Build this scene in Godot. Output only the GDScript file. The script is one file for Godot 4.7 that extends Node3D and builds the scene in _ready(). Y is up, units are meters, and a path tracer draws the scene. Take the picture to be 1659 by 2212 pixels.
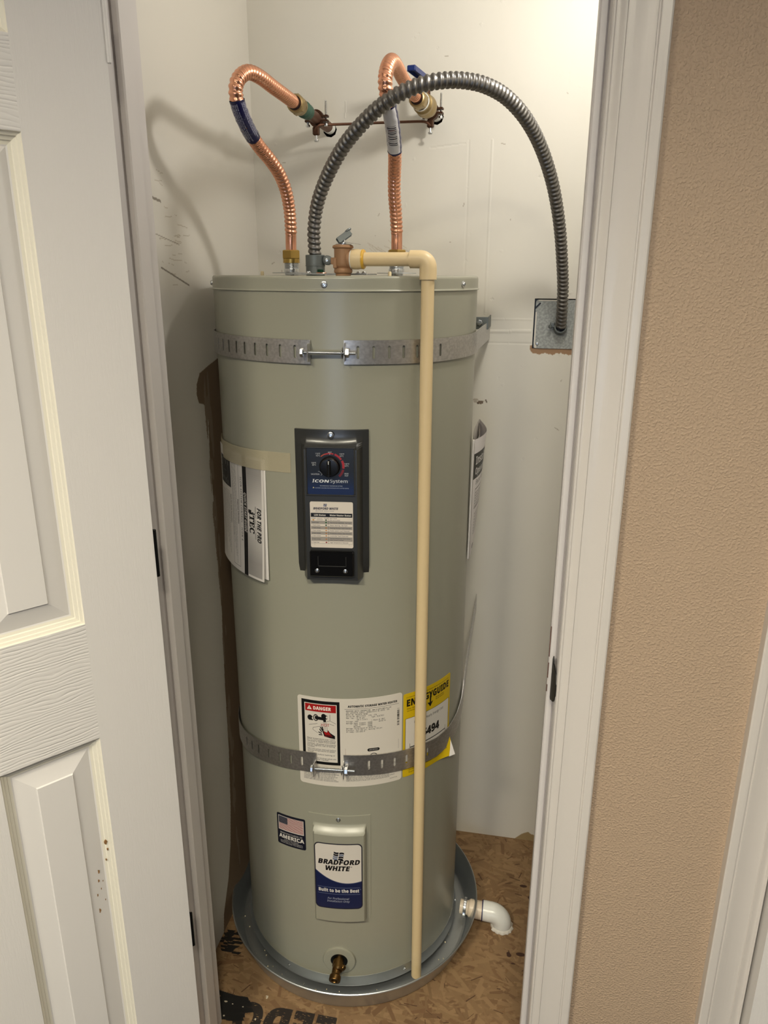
extends Node3D

# ---------------------------------------------------------------- measurements (metres; the heater's axis is x = 0, z = 0; +z looks out of the closet)
const TANK_R := 0.254
const TANK_TOP := 1.522
const BACK_Z := -0.297
const LEFT_X := -0.286
const RIGHT_X := 0.86
const IN_Z := 0.375          # closet side of the front wall
const OUT_Z := 0.49          # hall side of the front wall
const JAMB_L := -0.202
const JAMB_R := 0.4256
const CEIL := 2.44

var M := {}
var glyph_cache := {}
var font_cache := {}
var rng := RandomNumberGenerator.new()


# ---------------------------------------------------------------- mesh builder: triangles are counter-clockwise here and turned at commit
class MB:
	var v := PackedVector3Array()
	var t := PackedVector2Array()
	var i := PackedInt32Array()

	func pt(p: Vector3, uv := Vector2.ZERO) -> int:
		v.append(p)
		t.append(uv)
		return v.size() - 1

	func tri(a: int, b: int, c: int) -> void:
		i.append(a)
		i.append(b)
		i.append(c)

	func quad(a: int, b: int, c: int, d: int) -> void:
		tri(a, b, c)
		tri(a, c, d)

	# a quad of four points that faces the way «out» points
	func q(a: Vector3, b: Vector3, c: Vector3, d: Vector3, out: Vector3, ua := Vector2.ZERO, ub := Vector2.ZERO, uc := Vector2.ZERO, ud := Vector2.ZERO) -> void:
		var n := (c - a).cross(d - b)
		var k := pt(a, ua)
		pt(b, ub)
		pt(c, uc)
		pt(d, ud)
		if n.dot(out) >= 0.0:
			quad(k, k + 1, k + 2, k + 3)
		else:
			quad(k, k + 3, k + 2, k + 1)

	# rows of points; the outside is along (direction of a row) x (direction from row to row)
	func grid(rows: Array, uvs := []) -> void:
		var n: int = rows[0].size()
		var k := v.size()
		for r in rows.size():
			for c in n:
				pt(rows[r][c], uvs[r][c] if uvs.size() else Vector2(float(c) / (n - 1), 1.0 - float(r) / maxf(1.0, rows.size() - 1)))
		for r in rows.size() - 1:
			for c in n - 1:
				var a := k + r * n + c
				quad(a, a + 1, a + n + 1, a + n)

	func lathe(profile: Array, seg := 32, xf := Transform3D(), a0 := 0.0, a1 := TAU) -> void:
		var rows := []
		for p in profile:
			var row := PackedVector3Array()
			for s in seg + 1:
				var a := a0 + (a1 - a0) * (s % seg if is_equal_approx(a1 - a0, TAU) else s) / seg
				row.append(xf * Vector3(p.x * sin(a), p.y, p.x * cos(a)))
			rows.append(row)
		grid(rows)

	func sweep(path: PackedVector3Array, radii: PackedFloat32Array, seg := 16, caps := true) -> void:
		var rows := []
		var n := Vector3.ZERO
		for k in path.size():
			var d := (path[mini(k + 1, path.size() - 1)] - path[maxi(k - 1, 0)])
			if d.length() < 1e-9:
				d = path[mini(k + 2, path.size() - 1)] - path[maxi(k - 2, 0)]
			d = d.normalized()
			if n == Vector3.ZERO:
				n = d.cross(Vector3(0.31, 0.2, 0.93)).normalized()
			n = (n - d * n.dot(d)).normalized()
			var b := d.cross(n)
			var row := PackedVector3Array()
			for s in seg + 1:
				var a := TAU * (s % seg) / seg
				row.append(path[k] + (n * cos(a) + b * sin(a)) * radii[k])
			rows.append(row)
		if caps:
			var first := PackedVector3Array()
			var last := PackedVector3Array()
			first.resize(seg + 1)
			last.resize(seg + 1)
			first.fill(path[0])
			last.fill(path[path.size() - 1])
			rows.push_front(first)
			rows.append(last)
		grid(rows)

	# a plane polygon (x, y) drawn out along z
	func extrude(poly: PackedVector2Array, z0: float, z1: float, xf := Transform3D(), caps := true) -> void:
		if Geometry2D.is_polygon_clockwise(poly):
			poly = poly.duplicate()
			poly.reverse()
		var flip := xf.basis.determinant() < 0.0
		var n := poly.size()
		var run := 0.0
		for k in n:
			var a := poly[k]
			var b := poly[(k + 1) % n]
			var e := b - a
			var step := e.length()
			q(xf * Vector3(a.x, a.y, z0), xf * Vector3(b.x, b.y, z0), xf * Vector3(b.x, b.y, z1), xf * Vector3(a.x, a.y, z1), xf.basis * Vector3(e.y, -e.x, 0), Vector2(run, z0), Vector2(run + step, z0), Vector2(run + step, z1), Vector2(run, z1))
			run += step
		if caps:
			var id := Geometry2D.triangulate_polygon(poly)
			for z in [z0, z1]:
				var out := xf.basis * Vector3(0, 0, -1 if z == minf(z0, z1) else 1)
				for k in range(0, id.size(), 3):
					var A := xf * Vector3(poly[id[k]].x, poly[id[k]].y, z)
					var B := xf * Vector3(poly[id[k + 1]].x, poly[id[k + 1]].y, z)
					var C := xf * Vector3(poly[id[k + 2]].x, poly[id[k + 2]].y, z)
					var s := pt(A, poly[id[k]])
					pt(B, poly[id[k + 1]])
					pt(C, poly[id[k + 2]])
					if (B - A).cross(C - A).dot(out) > 0.0:
						tri(s, s + 1, s + 2)
					else:
						tri(s, s + 2, s + 1)
		if flip:
			pass

	# a box with bevelled edges
	func box(size: Vector3, at := Vector3.ZERO, bevel := 0.0, xf := Transform3D()) -> void:
		var h := size / 2.0
		var c := minf(bevel, minf(h.x, minf(h.y, h.z)) * 0.9)
		var p := func(x: float, y: float, z: float) -> Vector3: return xf * (at + Vector3(x, y, z))
		for s in [-1.0, 1.0]:
			q(p.call(s * h.x, -h.y + c, -h.z + c), p.call(s * h.x, h.y - c, -h.z + c), p.call(s * h.x, h.y - c, h.z - c), p.call(s * h.x, -h.y + c, h.z - c), xf.basis * Vector3(s, 0, 0), Vector2(-h.z, -h.y), Vector2(-h.z, h.y), Vector2(h.z, h.y), Vector2(h.z, -h.y))
			q(p.call(-h.x + c, s * h.y, -h.z + c), p.call(h.x - c, s * h.y, -h.z + c), p.call(h.x - c, s * h.y, h.z - c), p.call(-h.x + c, s * h.y, h.z - c), xf.basis * Vector3(0, s, 0), Vector2(-h.x, -h.z), Vector2(h.x, -h.z), Vector2(h.x, h.z), Vector2(-h.x, h.z))
			q(p.call(-h.x + c, -h.y + c, s * h.z), p.call(h.x - c, -h.y + c, s * h.z), p.call(h.x - c, h.y - c, s * h.z), p.call(-h.x + c, h.y - c, s * h.z), xf.basis * Vector3(0, 0, s), Vector2(-h.x, -h.y), Vector2(h.x, -h.y), Vector2(h.x, h.y), Vector2(-h.x, h.y))
		if c <= 0.0:
			return
		for s in [-1.0, 1.0]:
			for u in [-1.0, 1.0]:
				q(p.call(s * h.x, u * (h.y - c), -h.z + c), p.call(s * h.x, u * (h.y - c), h.z - c), p.call(s * (h.x - c), u * h.y, h.z - c), p.call(s * (h.x - c), u * h.y, -h.z + c), xf.basis * Vector3(s, u, 0))
				q(p.call(s * h.x, -h.y + c, u * (h.z - c)), p.call(s * h.x, h.y - c, u * (h.z - c)), p.call(s * (h.x - c), h.y - c, u * h.z), p.call(s * (h.x - c), -h.y + c, u * h.z), xf.basis * Vector3(s, 0, u))
				q(p.call(-h.x + c, s * h.y, u * (h.z - c)), p.call(h.x - c, s * h.y, u * (h.z - c)), p.call(h.x - c, s * (h.y - c), u * h.z), p.call(-h.x + c, s * (h.y - c), u * h.z), xf.basis * Vector3(0, s, u))
				for w in [-1.0, 1.0]:
					var A: Vector3 = p.call(s * h.x, u * (h.y - c), w * (h.z - c))
					var B: Vector3 = p.call(s * (h.x - c), u * h.y, w * (h.z - c))
					var C: Vector3 = p.call(s * (h.x - c), u * (h.y - c), w * h.z)
					var k := pt(A)
					pt(B)
					pt(C)
					if (B - A).cross(C - A).dot(xf.basis * Vector3(s, u, w)) > 0.0:
						tri(k, k + 1, k + 2)
					else:
						tri(k, k + 2, k + 1)

	func commit(angle := 34.0) -> ArrayMesh:
		var key := {}
		var of := PackedInt32Array()
		of.resize(v.size())
		for k in v.size():
			var s := Vector3i((v[k] * 2e5).round())
			var n: int = key.get(s, -1)
			if n < 0:
				n = key.size()
				key[s] = n
			of[k] = n
		var faces := PackedVector3Array()
		var units := PackedVector3Array()
		var at := []
		at.resize(key.size())
		for k in range(0, i.size(), 3):
			var n := (v[i[k + 1]] - v[i[k]]).cross(v[i[k + 2]] - v[i[k]])
			faces.append(n)
			units.append(n.normalized())
			if n.length_squared() < 1e-24:
				continue
			for c in 3:
				var id := of[i[k + c]]
				if at[id] == null:
					at[id] = PackedInt32Array()
				at[id].append(k / 3)
		var V := PackedVector3Array()
		var N := PackedVector3Array()
		var T := PackedVector2Array()
		var limit := cos(deg_to_rad(angle))
		for k in range(0, i.size(), 3):
			var f := k / 3
			if faces[f].length_squared() < 1e-24:
				continue
			for c in [0, 2, 1]:
				var j := i[k + c]
				var n := Vector3.ZERO
				for o in at[of[j]]:
					if units[o].dot(units[f]) > limit:
						n += faces[o]
				V.append(v[j])
				N.append(n.normalized())
				T.append(t[j])
		var a := []
		a.resize(Mesh.ARRAY_MAX)
		a[Mesh.ARRAY_VERTEX] = V
		a[Mesh.ARRAY_NORMAL] = N
		a[Mesh.ARRAY_TEX_UV] = T
		var m := ArrayMesh.new()
		m.add_surface_from_arrays(Mesh.PRIMITIVE_TRIANGLES, a)
		return m


# ---------------------------------------------------------------- flat print: text and simple shapes drawn into an Image
class Ink:
	var img: Image
	var host: Node3D

	func _init(h: Node3D, w: int, hgt: int, bg: Color) -> void:
		host = h
		img = Image.create(w, hgt, false, Image.FORMAT_RGBA8)
		img.fill(bg)

	func rect(x: float, y: float, w: float, h: float, c: Color) -> void:
		img.fill_rect(Rect2i(int(round(x)), int(round(y)), maxi(1, int(round(w))), maxi(1, int(round(h)))), c)

	func frame(x: float, y: float, w: float, h: float, e: float, c: Color) -> void:
		rect(x, y, w, e, c)
		rect(x, y + h - e, w, e, c)
		rect(x, y, e, h, c)
		rect(x + w - e, y, e, h, c)

	func poly(p: PackedVector2Array, c: Color) -> void:
		var lo := p[0].y
		var hi := p[0].y
		for a in p:
			lo = minf(lo, a.y)
			hi = maxf(hi, a.y)
		for y in range(maxi(0, int(floor(lo))), mini(img.get_height() - 1, int(ceil(hi))) + 1):
			var xs := []
			for k in p.size():
				var a := p[k]
				var b := p[(k + 1) % p.size()]
				if (a.y <= y + 0.5) != (b.y <= y + 0.5):
					xs.append(a.x + (y + 0.5 - a.y) / (b.y - a.y) * (b.x - a.x))
			xs.sort()
			for k in range(0, xs.size() - 1, 2):
				if xs[k + 1] - xs[k] > 0.5:
					img.fill_rect(Rect2i(int(round(xs[k])), y, maxi(1, int(round(xs[k + 1] - xs[k]))), 1), c)

	func line(a: Vector2, b: Vector2, w: float, c: Color) -> void:
		var n := (b - a).orthogonal().normalized() * w / 2.0
		poly(PackedVector2Array([a + n, b + n, b - n, a - n]), c)

	func disc(x: float, y: float, rx: float, ry: float, c: Color, a0 := 0.0, a1 := TAU, inner := 0.0) -> void:
		var p := PackedVector2Array()
		for k in 41:
			var a := a0 + (a1 - a0) * k / 40.0
			p.append(Vector2(x + rx * cos(a), y + ry * sin(a)))
		if inner > 0.0:
			for k in 41:
				var a := a1 - (a1 - a0) * k / 40.0
				p.append(Vector2(x + rx * inner * cos(a), y + ry * inner * sin(a)))
		elif a1 - a0 < TAU - 0.01:
			p.append(Vector2(x, y))
		poly(p, c)

	# s at baseline (x, y); align 0 left, 0.5 centre, 1 right; wide stretches, slant leans; fit > 0 sets the width in pixels
	func text(s: String, x: float, y: float, size: int, c: Color, o := {}) -> float:
		var ts := TextServerManager.get_primary_interface()
		var wide: float = o.get("wide", 1.0)
		if o.has("fit"):
			wide *= float(o.fit) / maxf(1.0, measure(s, size, o))
		var rids: Array = host.fonts(o.get("face", "Droid Sans"), o.get("bold", false), wide, o.get("slant", 0.0), o.get("heavy", 0.0))
		var sh := ts.create_shaped_text()
		ts.shaped_text_add_string(sh, s, rids, size)
		ts.shaped_text_shape(sh)
		var gs := ts.shaped_text_get_glyphs(sh)
		var track: float = o.get("track", 0.0)
		var total := 0.0
		for g in gs:
			total += g.advance * wide + track
		var px: float = x - total * float(o.get("align", 0.0))
		for g in gs:
			var rid: RID = g.font_rid
			if rid.is_valid():
				var sz := Vector2i(g.font_size, 0)
				var k := [rid, g.font_size, g.index, c]
				if not host.glyph_cache.has(k):
					ts.font_render_glyph(rid, sz, g.index)
					var ti := ts.font_get_glyph_texture_idx(rid, sz, g.index)
					var got = null
					if ti >= 0:
						var r := ts.font_get_glyph_uv_rect(rid, sz, g.index)
						var part := ts.font_get_texture_image(rid, sz, ti).get_region(Rect2i(r))
						part.convert(Image.FORMAT_RGBA8)
						var d := part.get_data()
						for n in range(0, d.size(), 4):
							d[n] = int(c.r * 255)
							d[n + 1] = int(c.g * 255)
							d[n + 2] = int(c.b * 255)
						got = Image.create_from_data(part.get_width(), part.get_height(), false, Image.FORMAT_RGBA8, d)
					host.glyph_cache[k] = [got, ts.font_get_glyph_offset(rid, sz, g.index)]
				var e: Array = host.glyph_cache[k]
				if e[0] != null:
					img.blend_rect(e[0], Rect2i(Vector2i.ZERO, e[0].get_size()), Vector2i(int(round(px + g.offset.x + e[1].x)), int(round(y + e[1].y))))
			px += g.advance * wide + track
		ts.free_rid(sh)
		return total

	func measure(s: String, size: int, o := {}) -> float:
		var ts := TextServerManager.get_primary_interface()
		var sh := ts.create_shaped_text()
		ts.shaped_text_add_string(sh, s, host.fonts(o.get("face", "Droid Sans"), o.get("bold", false), o.get("wide", 1.0), 0.0, o.get("heavy", 0.0)), size)
		ts.shaped_text_shape(sh)
		var w := 0.0
		for g in ts.shaped_text_get_glyphs(sh):
			w += g.advance * float(o.get("wide", 1.0)) + float(o.get("track", 0.0))
		ts.free_rid(sh)
		return w

	func tex() -> ImageTexture:
		return ImageTexture.create_from_image(img)


func fonts(face: String, bold: bool, wide: float, slant: float, heavy := 0.0) -> Array:
	var k := [face, bold, snappedf(wide, 0.01), slant, heavy]
	if not font_cache.has(k):
		var f := SystemFont.new()
		f.font_names = PackedStringArray([face])
		f.font_weight = 700 if bold else 400
		var v := FontVariation.new()
		v.base_font = f
		v.variation_embolden = heavy
		v.variation_transform = Transform2D(Vector2(k[2], slant), Vector2(0, 1), Vector2())
		font_cache[k] = v
	return font_cache[k].get_rids()


# ---------------------------------------------------------------- nodes
func obj(called: String, mesh: Mesh, m: Material, parent: Node = null) -> MeshInstance3D:
	var o := MeshInstance3D.new()
	o.name = numbered(called, parent if parent else self)
	o.mesh = mesh
	o.material_override = m
	var under: Node = parent if parent else self
	under.add_child(o, true)
	return o


func numbered(called: String, parent: Node) -> String:
	if not parent.has_node(NodePath(called)):
		return called
	var n := 1
	while parent.has_node(NodePath("%s_%03d" % [called, n])):
		n += 1
	return "%s_%03d" % [called, n]


func thing(called: String, label: String, category: String, at := Vector3.ZERO, group := "") -> Node3D:
	var o := Node3D.new()
	o.name = numbered(called, self)
	add_child(o)
	o.position = at
	return tag(o, label, category, group)


func tag(o: Node3D, label: String, category: String, group := "") -> Node3D:
	o.set_meta("label", label)
	o.set_meta("category", category)
	if group:
		o.set_meta("group", group)
	return o


func struct(called: String, mesh: Mesh, m: Material, label := "", category := "") -> MeshInstance3D:
	var o := obj(called, mesh, m)
	o.set_meta("kind", "structure")
	if label:
		o.set_meta("label", label)
		o.set_meta("category", category)
	return o


func mat(called: String, c: Color, rough := 0.5, metal := 0.0, more := {}) -> StandardMaterial3D:
	var m := StandardMaterial3D.new()
	m.resource_name = called
	m.albedo_color = c
	m.roughness = rough
	m.metallic = metal
	for k in more:
		m.set(k, more[k])
	M[called] = m
	return m


func noise(freq: float, octaves := 3, s := 1, size := 512, ramp: Array = [], kind := FastNoiseLite.TYPE_SIMPLEX_SMOOTH) -> NoiseTexture2D:
	var n := FastNoiseLite.new()
	n.noise_type = kind
	n.seed = s
	n.frequency = freq
	n.fractal_octaves = octaves
	var t := NoiseTexture2D.new()
	t.width = size
	t.height = size
	t.seamless = true
	t.noise = n
	if ramp.size():
		var g := Gradient.new()
		g.offsets = PackedFloat32Array(ramp.map(func(e): return e[0]))
		g.colors = PackedColorArray(ramp.map(func(e): return e[1] if e[1] is Color else Color(e[1], e[1], e[1])))
		t.color_ramp = g
	return t


func cp(deg: float, y: float, r: float) -> Vector3:
	var a := deg_to_rad(deg)
	return Vector3(r * sin(a), y, r * cos(a))


# local frame on the tank: x along the surface, y up, z out
func on_tank(deg: float, y: float, r: float) -> Transform3D:
	var a := deg_to_rad(deg)
	return Transform3D(Basis(Vector3(cos(a), 0, -sin(a)), Vector3.UP, Vector3(sin(a), 0, cos(a))), cp(deg, y, r))


# frame whose y points along d
func along(d: Vector3, at := Vector3.ZERO) -> Transform3D:
	var y := d.normalized()
	var x := y.cross(Vector3(0.12, 0.05, 1) if absf(y.z) < 0.9 else Vector3(0, 1, 0.1)).normalized()
	return Transform3D(Basis(x, y, x.cross(y)), at)


func spline(points: Array, step: float) -> PackedVector3Array:
	var c := Curve3D.new()
	c.bake_interval = step / 2.0
	for k in points.size():
		var t: Vector3 = (points[mini(k + 1, points.size() - 1)] - points[maxi(k - 1, 0)]) / 6.0
		c.add_point(points[k], -t, t)
	var n := int(c.get_baked_length() / step)
	var out := PackedVector3Array()
	for k in n + 1:
		out.append(c.sample_baked(c.get_baked_length() * k / n, true))
	# even out kinks
	for pass_ in 3:
		var w := out.duplicate()
		for k in range(1, out.size() - 1):
			w[k] = out[k] * 0.5 + (out[k - 1] + out[k + 1]) * 0.25
		out = w
	return out


# cuts a long path into evenly spaced points
func resample(path: PackedVector3Array, step: float) -> PackedVector3Array:
	var c := Curve3D.new()
	c.bake_interval = step
	for p in path:
		c.add_point(p)
	var len := c.get_baked_length()
	var n := maxi(2, int(round(len / step)))
	var out := PackedVector3Array()
	for k in n + 1:
		out.append(c.sample_baked(len * k / n, false))
	return out


func hexagon(r: float) -> PackedVector2Array:
	var p := PackedVector2Array()
	for k in 6:
		p.append(Vector2(cos(TAU * k / 6.0 + 0.26), sin(TAU * k / 6.0 + 0.26)) * r)
	return p


# a hexagonal nut along the y axis of xf, from y0 to y1, with its corners turned off
func hex_nut(b: MB, r: float, y0: float, y1: float, bore: float, xf: Transform3D) -> void:
	var c := r * 0.09
	var rows := []
	for e in [[bore, y0], [r * 0.87, y0], [r, y0 + c], [r, y1 - c], [r * 0.87, y1], [bore, y1]]:
		var row := PackedVector3Array()
		for k in 7:
			var a := TAU * (k % 6) / 6.0 + 0.26
			row.append(xf * Vector3(e[0] * sin(a), e[1], e[0] * cos(a)))
		rows.append(row)
	b.grid(rows)


# screw with a domed washer head and a square recess, sitting on a surface whose outside is z of xf
func screw(called: String, parent: Node, xf: Transform3D, r := 0.0045, m: Material = null, slot := "square") -> void:
	var o := Transform3D(Basis(xf.basis.x, xf.basis.z, -xf.basis.y), xf.origin)
	var b := MB.new()
	b.lathe([Vector2(r * 1.45, 0), Vector2(r * 1.45, r * 0.18), Vector2(r * 1.3, r * 0.3), Vector2(r, r * 0.34), Vector2(r * 0.97, r * 0.7), Vector2(r * 0.8, r * 0.95), Vector2(r * 0.42, r * 1.0), Vector2(r * 0.4, r * 0.45), Vector2(0, r * 0.42)], 18, o)
	obj(called, b.commit(40), m if m else M.zinc, parent)


# a sheet on the tank between two angles and two heights, with rounded corners
func label_patch(called: String, parent: Node, a0: float, a1: float, y0: float, y1: float, r: float, corner: float, m: Material, tilt := 0.0, lift = null, ny := 1, turn_corner := [1, 1, 1, 1], thick := 0.0005) -> MeshInstance3D:
	var w := deg_to_rad(a1 - a0) * r
	var xs := []
	for k in 9:
		var e := corner * (1.0 - cos(PI / 2 * k / 8.0))
		xs.append(e)
		xs.append(w - e)
	var n := int(ceil(w / 0.006))
	for k in range(1, n):
		var e := w * k / n
		if e > corner and e < w - corner:
			xs.append(e)
	xs.sort()
	var b := MB.new()
	var rows := []
	var uvs := []
	for j in ny + 1:
		rows.append(PackedVector3Array())
		uvs.append(PackedVector2Array())
	for x in xs:
		var d: float = minf(x, w - x)
		var cut: float = 0.0
		if d < corner:
			cut = corner - sqrt(maxf(0.0, corner * corner - (corner - d) * (corner - d)))
		var left: bool = x < w / 2
		var lo: float = y0 + cut * turn_corner[0 if left else 1]
		var hi: float = y1 - cut * turn_corner[3 if left else 2]
		for j in ny + 1:
			var y := lerpf(lo, hi, float(j) / ny)
			var a: float = a0 + (a1 - a0) * x / w
			var rr := r + (float(lift.call(x / w, (y - y0) / (y1 - y0))) if lift != null else 0.0)
			rows[j].append(cp(a, y + tilt * (x - w / 2), rr))
			uvs[j].append(Vector2(x / w, 1.0 - (y - y0) / (y1 - y0)))
	b.grid(rows, uvs)
	# the sheet's own edge
	var ring := PackedVector3Array()
	for p in rows[0]:
		ring.append(p)
	for j in range(1, ny + 1):
		ring.append(rows[j][xs.size() - 1])
	for k in range(xs.size() - 2, -1, -1):
		ring.append(rows[ny][k])
	for j in range(ny - 1, -1, -1):
		ring.append(rows[j][0])
	for k in ring.size():
		var p := ring[k]
		var s := ring[(k + 1) % ring.size()]
		var i := Vector3(p.x, 0, p.z).normalized() * thick
		var mid := cp((a0 + a1) / 2, (y0 + y1) / 2, r)
		b.q(p, s, s - i, p - i, (p + s) / 2 - mid, Vector2(0.004, 0.004), Vector2(0.004, 0.004), Vector2(0.004, 0.004), Vector2(0.004, 0.004))
	return obj(called, b.commit(50), m, parent)


# a height field on the tank
func tank_relief(b: MB, angs: Array, ys: Array, radius: Callable) -> void:
	var rows := []
	for y in ys:
		var row := PackedVector3Array()
		for a in angs:
			row.append(cp(a, y, radius.call(a, y)))
		rows.append(row)
	b.grid(rows)


func _ready() -> void:
	rng.seed = 7
	# camera: a phone held at head height, turned a little left and tipped down
	var cam := Camera3D.new()
	cam.name = "camera"
	cam.fov = 68.797
	cam.near = 0.02
	cam.position = Vector3(0.3578, 1.5254, 1.4835)
	cam.rotation = Vector3(-0.30841, 0.18777, 0.00316)
	add_child(cam)
	cam.current = true
	# surroundings: rooms are closed, the little that gets in from outside is dim
	var we := WorldEnvironment.new()
	we.name = "surroundings"
	var e := Environment.new()
	e.background_mode = Environment.BG_COLOR
	e.background_color = Color(0.02, 0.02, 0.022)
	e.tonemap_mode = Environment.TONE_MAPPER_LINEAR
	e.tonemap_exposure = 1.0
	e.sdfgi_enabled = true
	e.ssao_enabled = true
	e.ssil_enabled = true
	we.environment = e
	add_child(we)
	# lights (the fittings themselves are built in build_lamps)
	lamp_omni("closet_bulb_light", Vector3(0.52, 2.09, -0.12), Color(1.0, 1.0, 0.98), 0.014, 0.03)
	lamp_omni("closet_pendant_light", Vector3(0.42, 1.985, 0.20), Color(1.0, 0.98, 0.94), 0.155, 0.03)
	lamp_area("hall_ceiling_light", Vector3(-0.45, 2.553, 2.25), Vector3(0, -1, 0), Vector2(0.4, 0.4), Color(1.0, 0.965, 0.87), 7.0)
	lamp_area("hall_second_light", Vector3(0.5, 2.553, 2.1), Vector3(0, -1, 0), Vector2(0.4, 0.4), Color(1.0, 0.965, 0.87), 6.2)
	lamp_area("hall_window_light", Vector3(0.25, 1.0, 4.42), Vector3(0, 0, -1), Vector2(1.0, 0.9), Color(0.80, 0.88, 1.0), 1.2)

	make_materials()
	build_rooms()
	build_trim()
	build_doors()
	build_lamps()
	build_pan()
	build_heater()
	build_controls()
	build_labels()
	build_straps()
	build_papers()
	build_pipes()
	build_conduit()
	build_relief_valve()
	build_small_things()


func lamp_omni(called: String, at: Vector3, c: Color, energy: float, size: float) -> void:
	var l := OmniLight3D.new()
	l.name = called
	l.position = at
	l.light_color = c
	l.light_energy = energy
	l.light_size = size
	l.omni_range = 8.0
	l.omni_attenuation = 2.0
	l.shadow_enabled = true
	add_child(l)


func lamp_area(called: String, at: Vector3, towards: Vector3, size: Vector2, c: Color, energy: float) -> void:
	var l := AreaLight3D.new()
	l.name = called
	l.area_size = size
	l.light_color = c
	l.light_energy = energy
	l.area_range = 8.0
	l.area_attenuation = 2.0
	l.shadow_enabled = true
	add_child(l)
	l.position = at
	var z := -towards.normalized()
	var x := (Vector3.UP if absf(z.y) < 0.9 else Vector3.FORWARD).cross(z).normalized()
	l.basis = Basis(x, z.cross(x), z)


func make_materials() -> void:
	mat("tank_paint", Color(0.585, 0.58, 0.522), 0.38, 0.0, {"clearcoat_enabled": true, "clearcoat": 0.3, "clearcoat_roughness": 0.24})
	var spangle := noise(0.02, 4, 5, 512, [[0.0, 0.84], [0.45, 0.9], [0.6, 0.94], [1.0, 1.0]])
	var spangle_r := noise(0.03, 3, 6, 512, [[0.0, 0.42], [1.0, 0.55]])
	mat("galvanised", Color(0.70, 0.715, 0.73), 0.8, 1.0, {"albedo_texture": spangle, "roughness_texture": spangle_r, "uv1_triplanar": true, "uv1_scale": Vector3(6, 6, 6)})
	mat("strap_steel", Color(0.83, 0.82, 0.815), 0.75, 0.95, {"albedo_texture": spangle, "roughness_texture": spangle_r, "uv1_triplanar": true, "uv1_scale": Vector3(14, 14, 14)})
	var dull := noise(0.035, 4, 15, 512, [[0.0, 0.74], [0.5, 0.84], [1.0, 0.98]])
	mat("box_steel", Color(0.74, 0.755, 0.745), 0.6, 0.45, {"albedo_texture": dull, "uv1_triplanar": true, "uv1_scale": Vector3(8, 8, 8)})
	mat("pan_steel", Color(0.76, 0.775, 0.785), 0.38, 0.93)
	mat("zinc", Color(0.80, 0.81, 0.82), 0.25, 1.0)
	mat("cast_zinc", Color(0.43, 0.45, 0.45), 0.5, 0.7)
	mat("conduit_steel", Color(0.47, 0.46, 0.45), 0.40, 1.0)
	var cu := noise(0.02, 4, 8, 256, [[0.0, Color(0.94, 0.89, 0.86)], [0.5, Color(1, 1, 1)], [1.0, Color(1, 0.99, 0.98)]])
	mat("copper", Color(0.89, 0.66, 0.545), 0.27, 1.0, {"albedo_texture": cu, "uv1_triplanar": true, "uv1_scale": Vector3(9, 9, 9)})
	mat("old_copper", Color(0.42, 0.30, 0.24), 0.5, 0.75, {"albedo_texture": cu, "uv1_triplanar": true, "uv1_scale": Vector3(18, 18, 18)})
	mat("old_bronze", Color(0.30, 0.20, 0.14), 0.5, 0.7)
	mat("brass", Color(0.72, 0.60, 0.34), 0.3, 1.0)
	mat("valve_brass", Color(0.64, 0.56, 0.40), 0.38, 0.9)
	mat("cast_bronze", Color(0.60, 0.455, 0.33), 0.55, 0.25)
	mat("drain_brass", Color(0.47, 0.36, 0.21), 0.34, 1.0)
	mat("verdigris", Color(0.24, 0.36, 0.30), 0.7, 0.2)
	mat("dark_metal", Color(0.10, 0.10, 0.105), 0.5, 0.5)
	mat("black", Color(0.02, 0.02, 0.022), 0.35)
	mat("dark_plastic", Color(0.165, 0.165, 0.16), 0.36, 0.0, {"clearcoat_enabled": true, "clearcoat": 0.4, "clearcoat_roughness": 0.2})
	mat("gloss_black", Color(0.022, 0.022, 0.026), 0.18)
	mat("cpvc", Color(0.84, 0.75, 0.585), 0.42)
	mat("cpvc_glue", Color(0.80, 0.62, 0.20), 0.3)
	mat("pvc_white", Color(0.86, 0.86, 0.84), 0.28)
	mat("pvc_aged", Color(0.80, 0.74, 0.66), 0.4)
	mat("blue_handle", Color(0.05, 0.16, 0.42), 0.35)
	mat("white_tape", Color(0.85, 0.85, 0.83), 0.6)
	mat("ink_blue", Color(0.06, 0.06, 0.28), 0.5)
	mat("green_screw", Color(0.03, 0.22, 0.14), 0.3, 0.6)
	mat("caulk", Color(0.82, 0.80, 0.76), 0.7)
	mat("paper", Color(0.88, 0.86, 0.84), 0.6)
	mat("cream_plug", Color(0.86, 0.80, 0.66), 0.7)
	var trim_bump := noise(0.012, 3, 31, 512)
	mat("trim_paint", Color(0.81, 0.785, 0.765), 0.30, 0.0, {"heightmap_enabled": true, "heightmap_texture": trim_bump, "heightmap_scale": 0.03, "uv1_triplanar": true, "uv1_world_triplanar": true, "uv1_scale": Vector3(12, 0.8, 12)})
	mat("jamb_paint", Color(0.80, 0.78, 0.775), 0.4)
	mat("door_paint", Color(0.86, 0.845, 0.835), 0.42)
	var grain := noise(0.02, 4, 41, 1024, [[0.0, 0.2], [0.42, 0.45], [0.5, 0.75], [0.58, 0.5], [1.0, 0.8]])
	mat("door_grain", Color(0.86, 0.845, 0.835), 0.42, 0.0, {"heightmap_enabled": true, "heightmap_texture": grain, "heightmap_scale": 0.022, "uv1_scale": Vector3(9.0, 0.9, 1)})
	mat("moulding_paint", Color(0.885, 0.865, 0.81), 0.42)
	mat("rail_grain", Color(0.86, 0.845, 0.835), 0.42, 0.0, {"heightmap_enabled": true, "heightmap_texture": ridge_print(), "heightmap_scale": 0.05})
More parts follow.
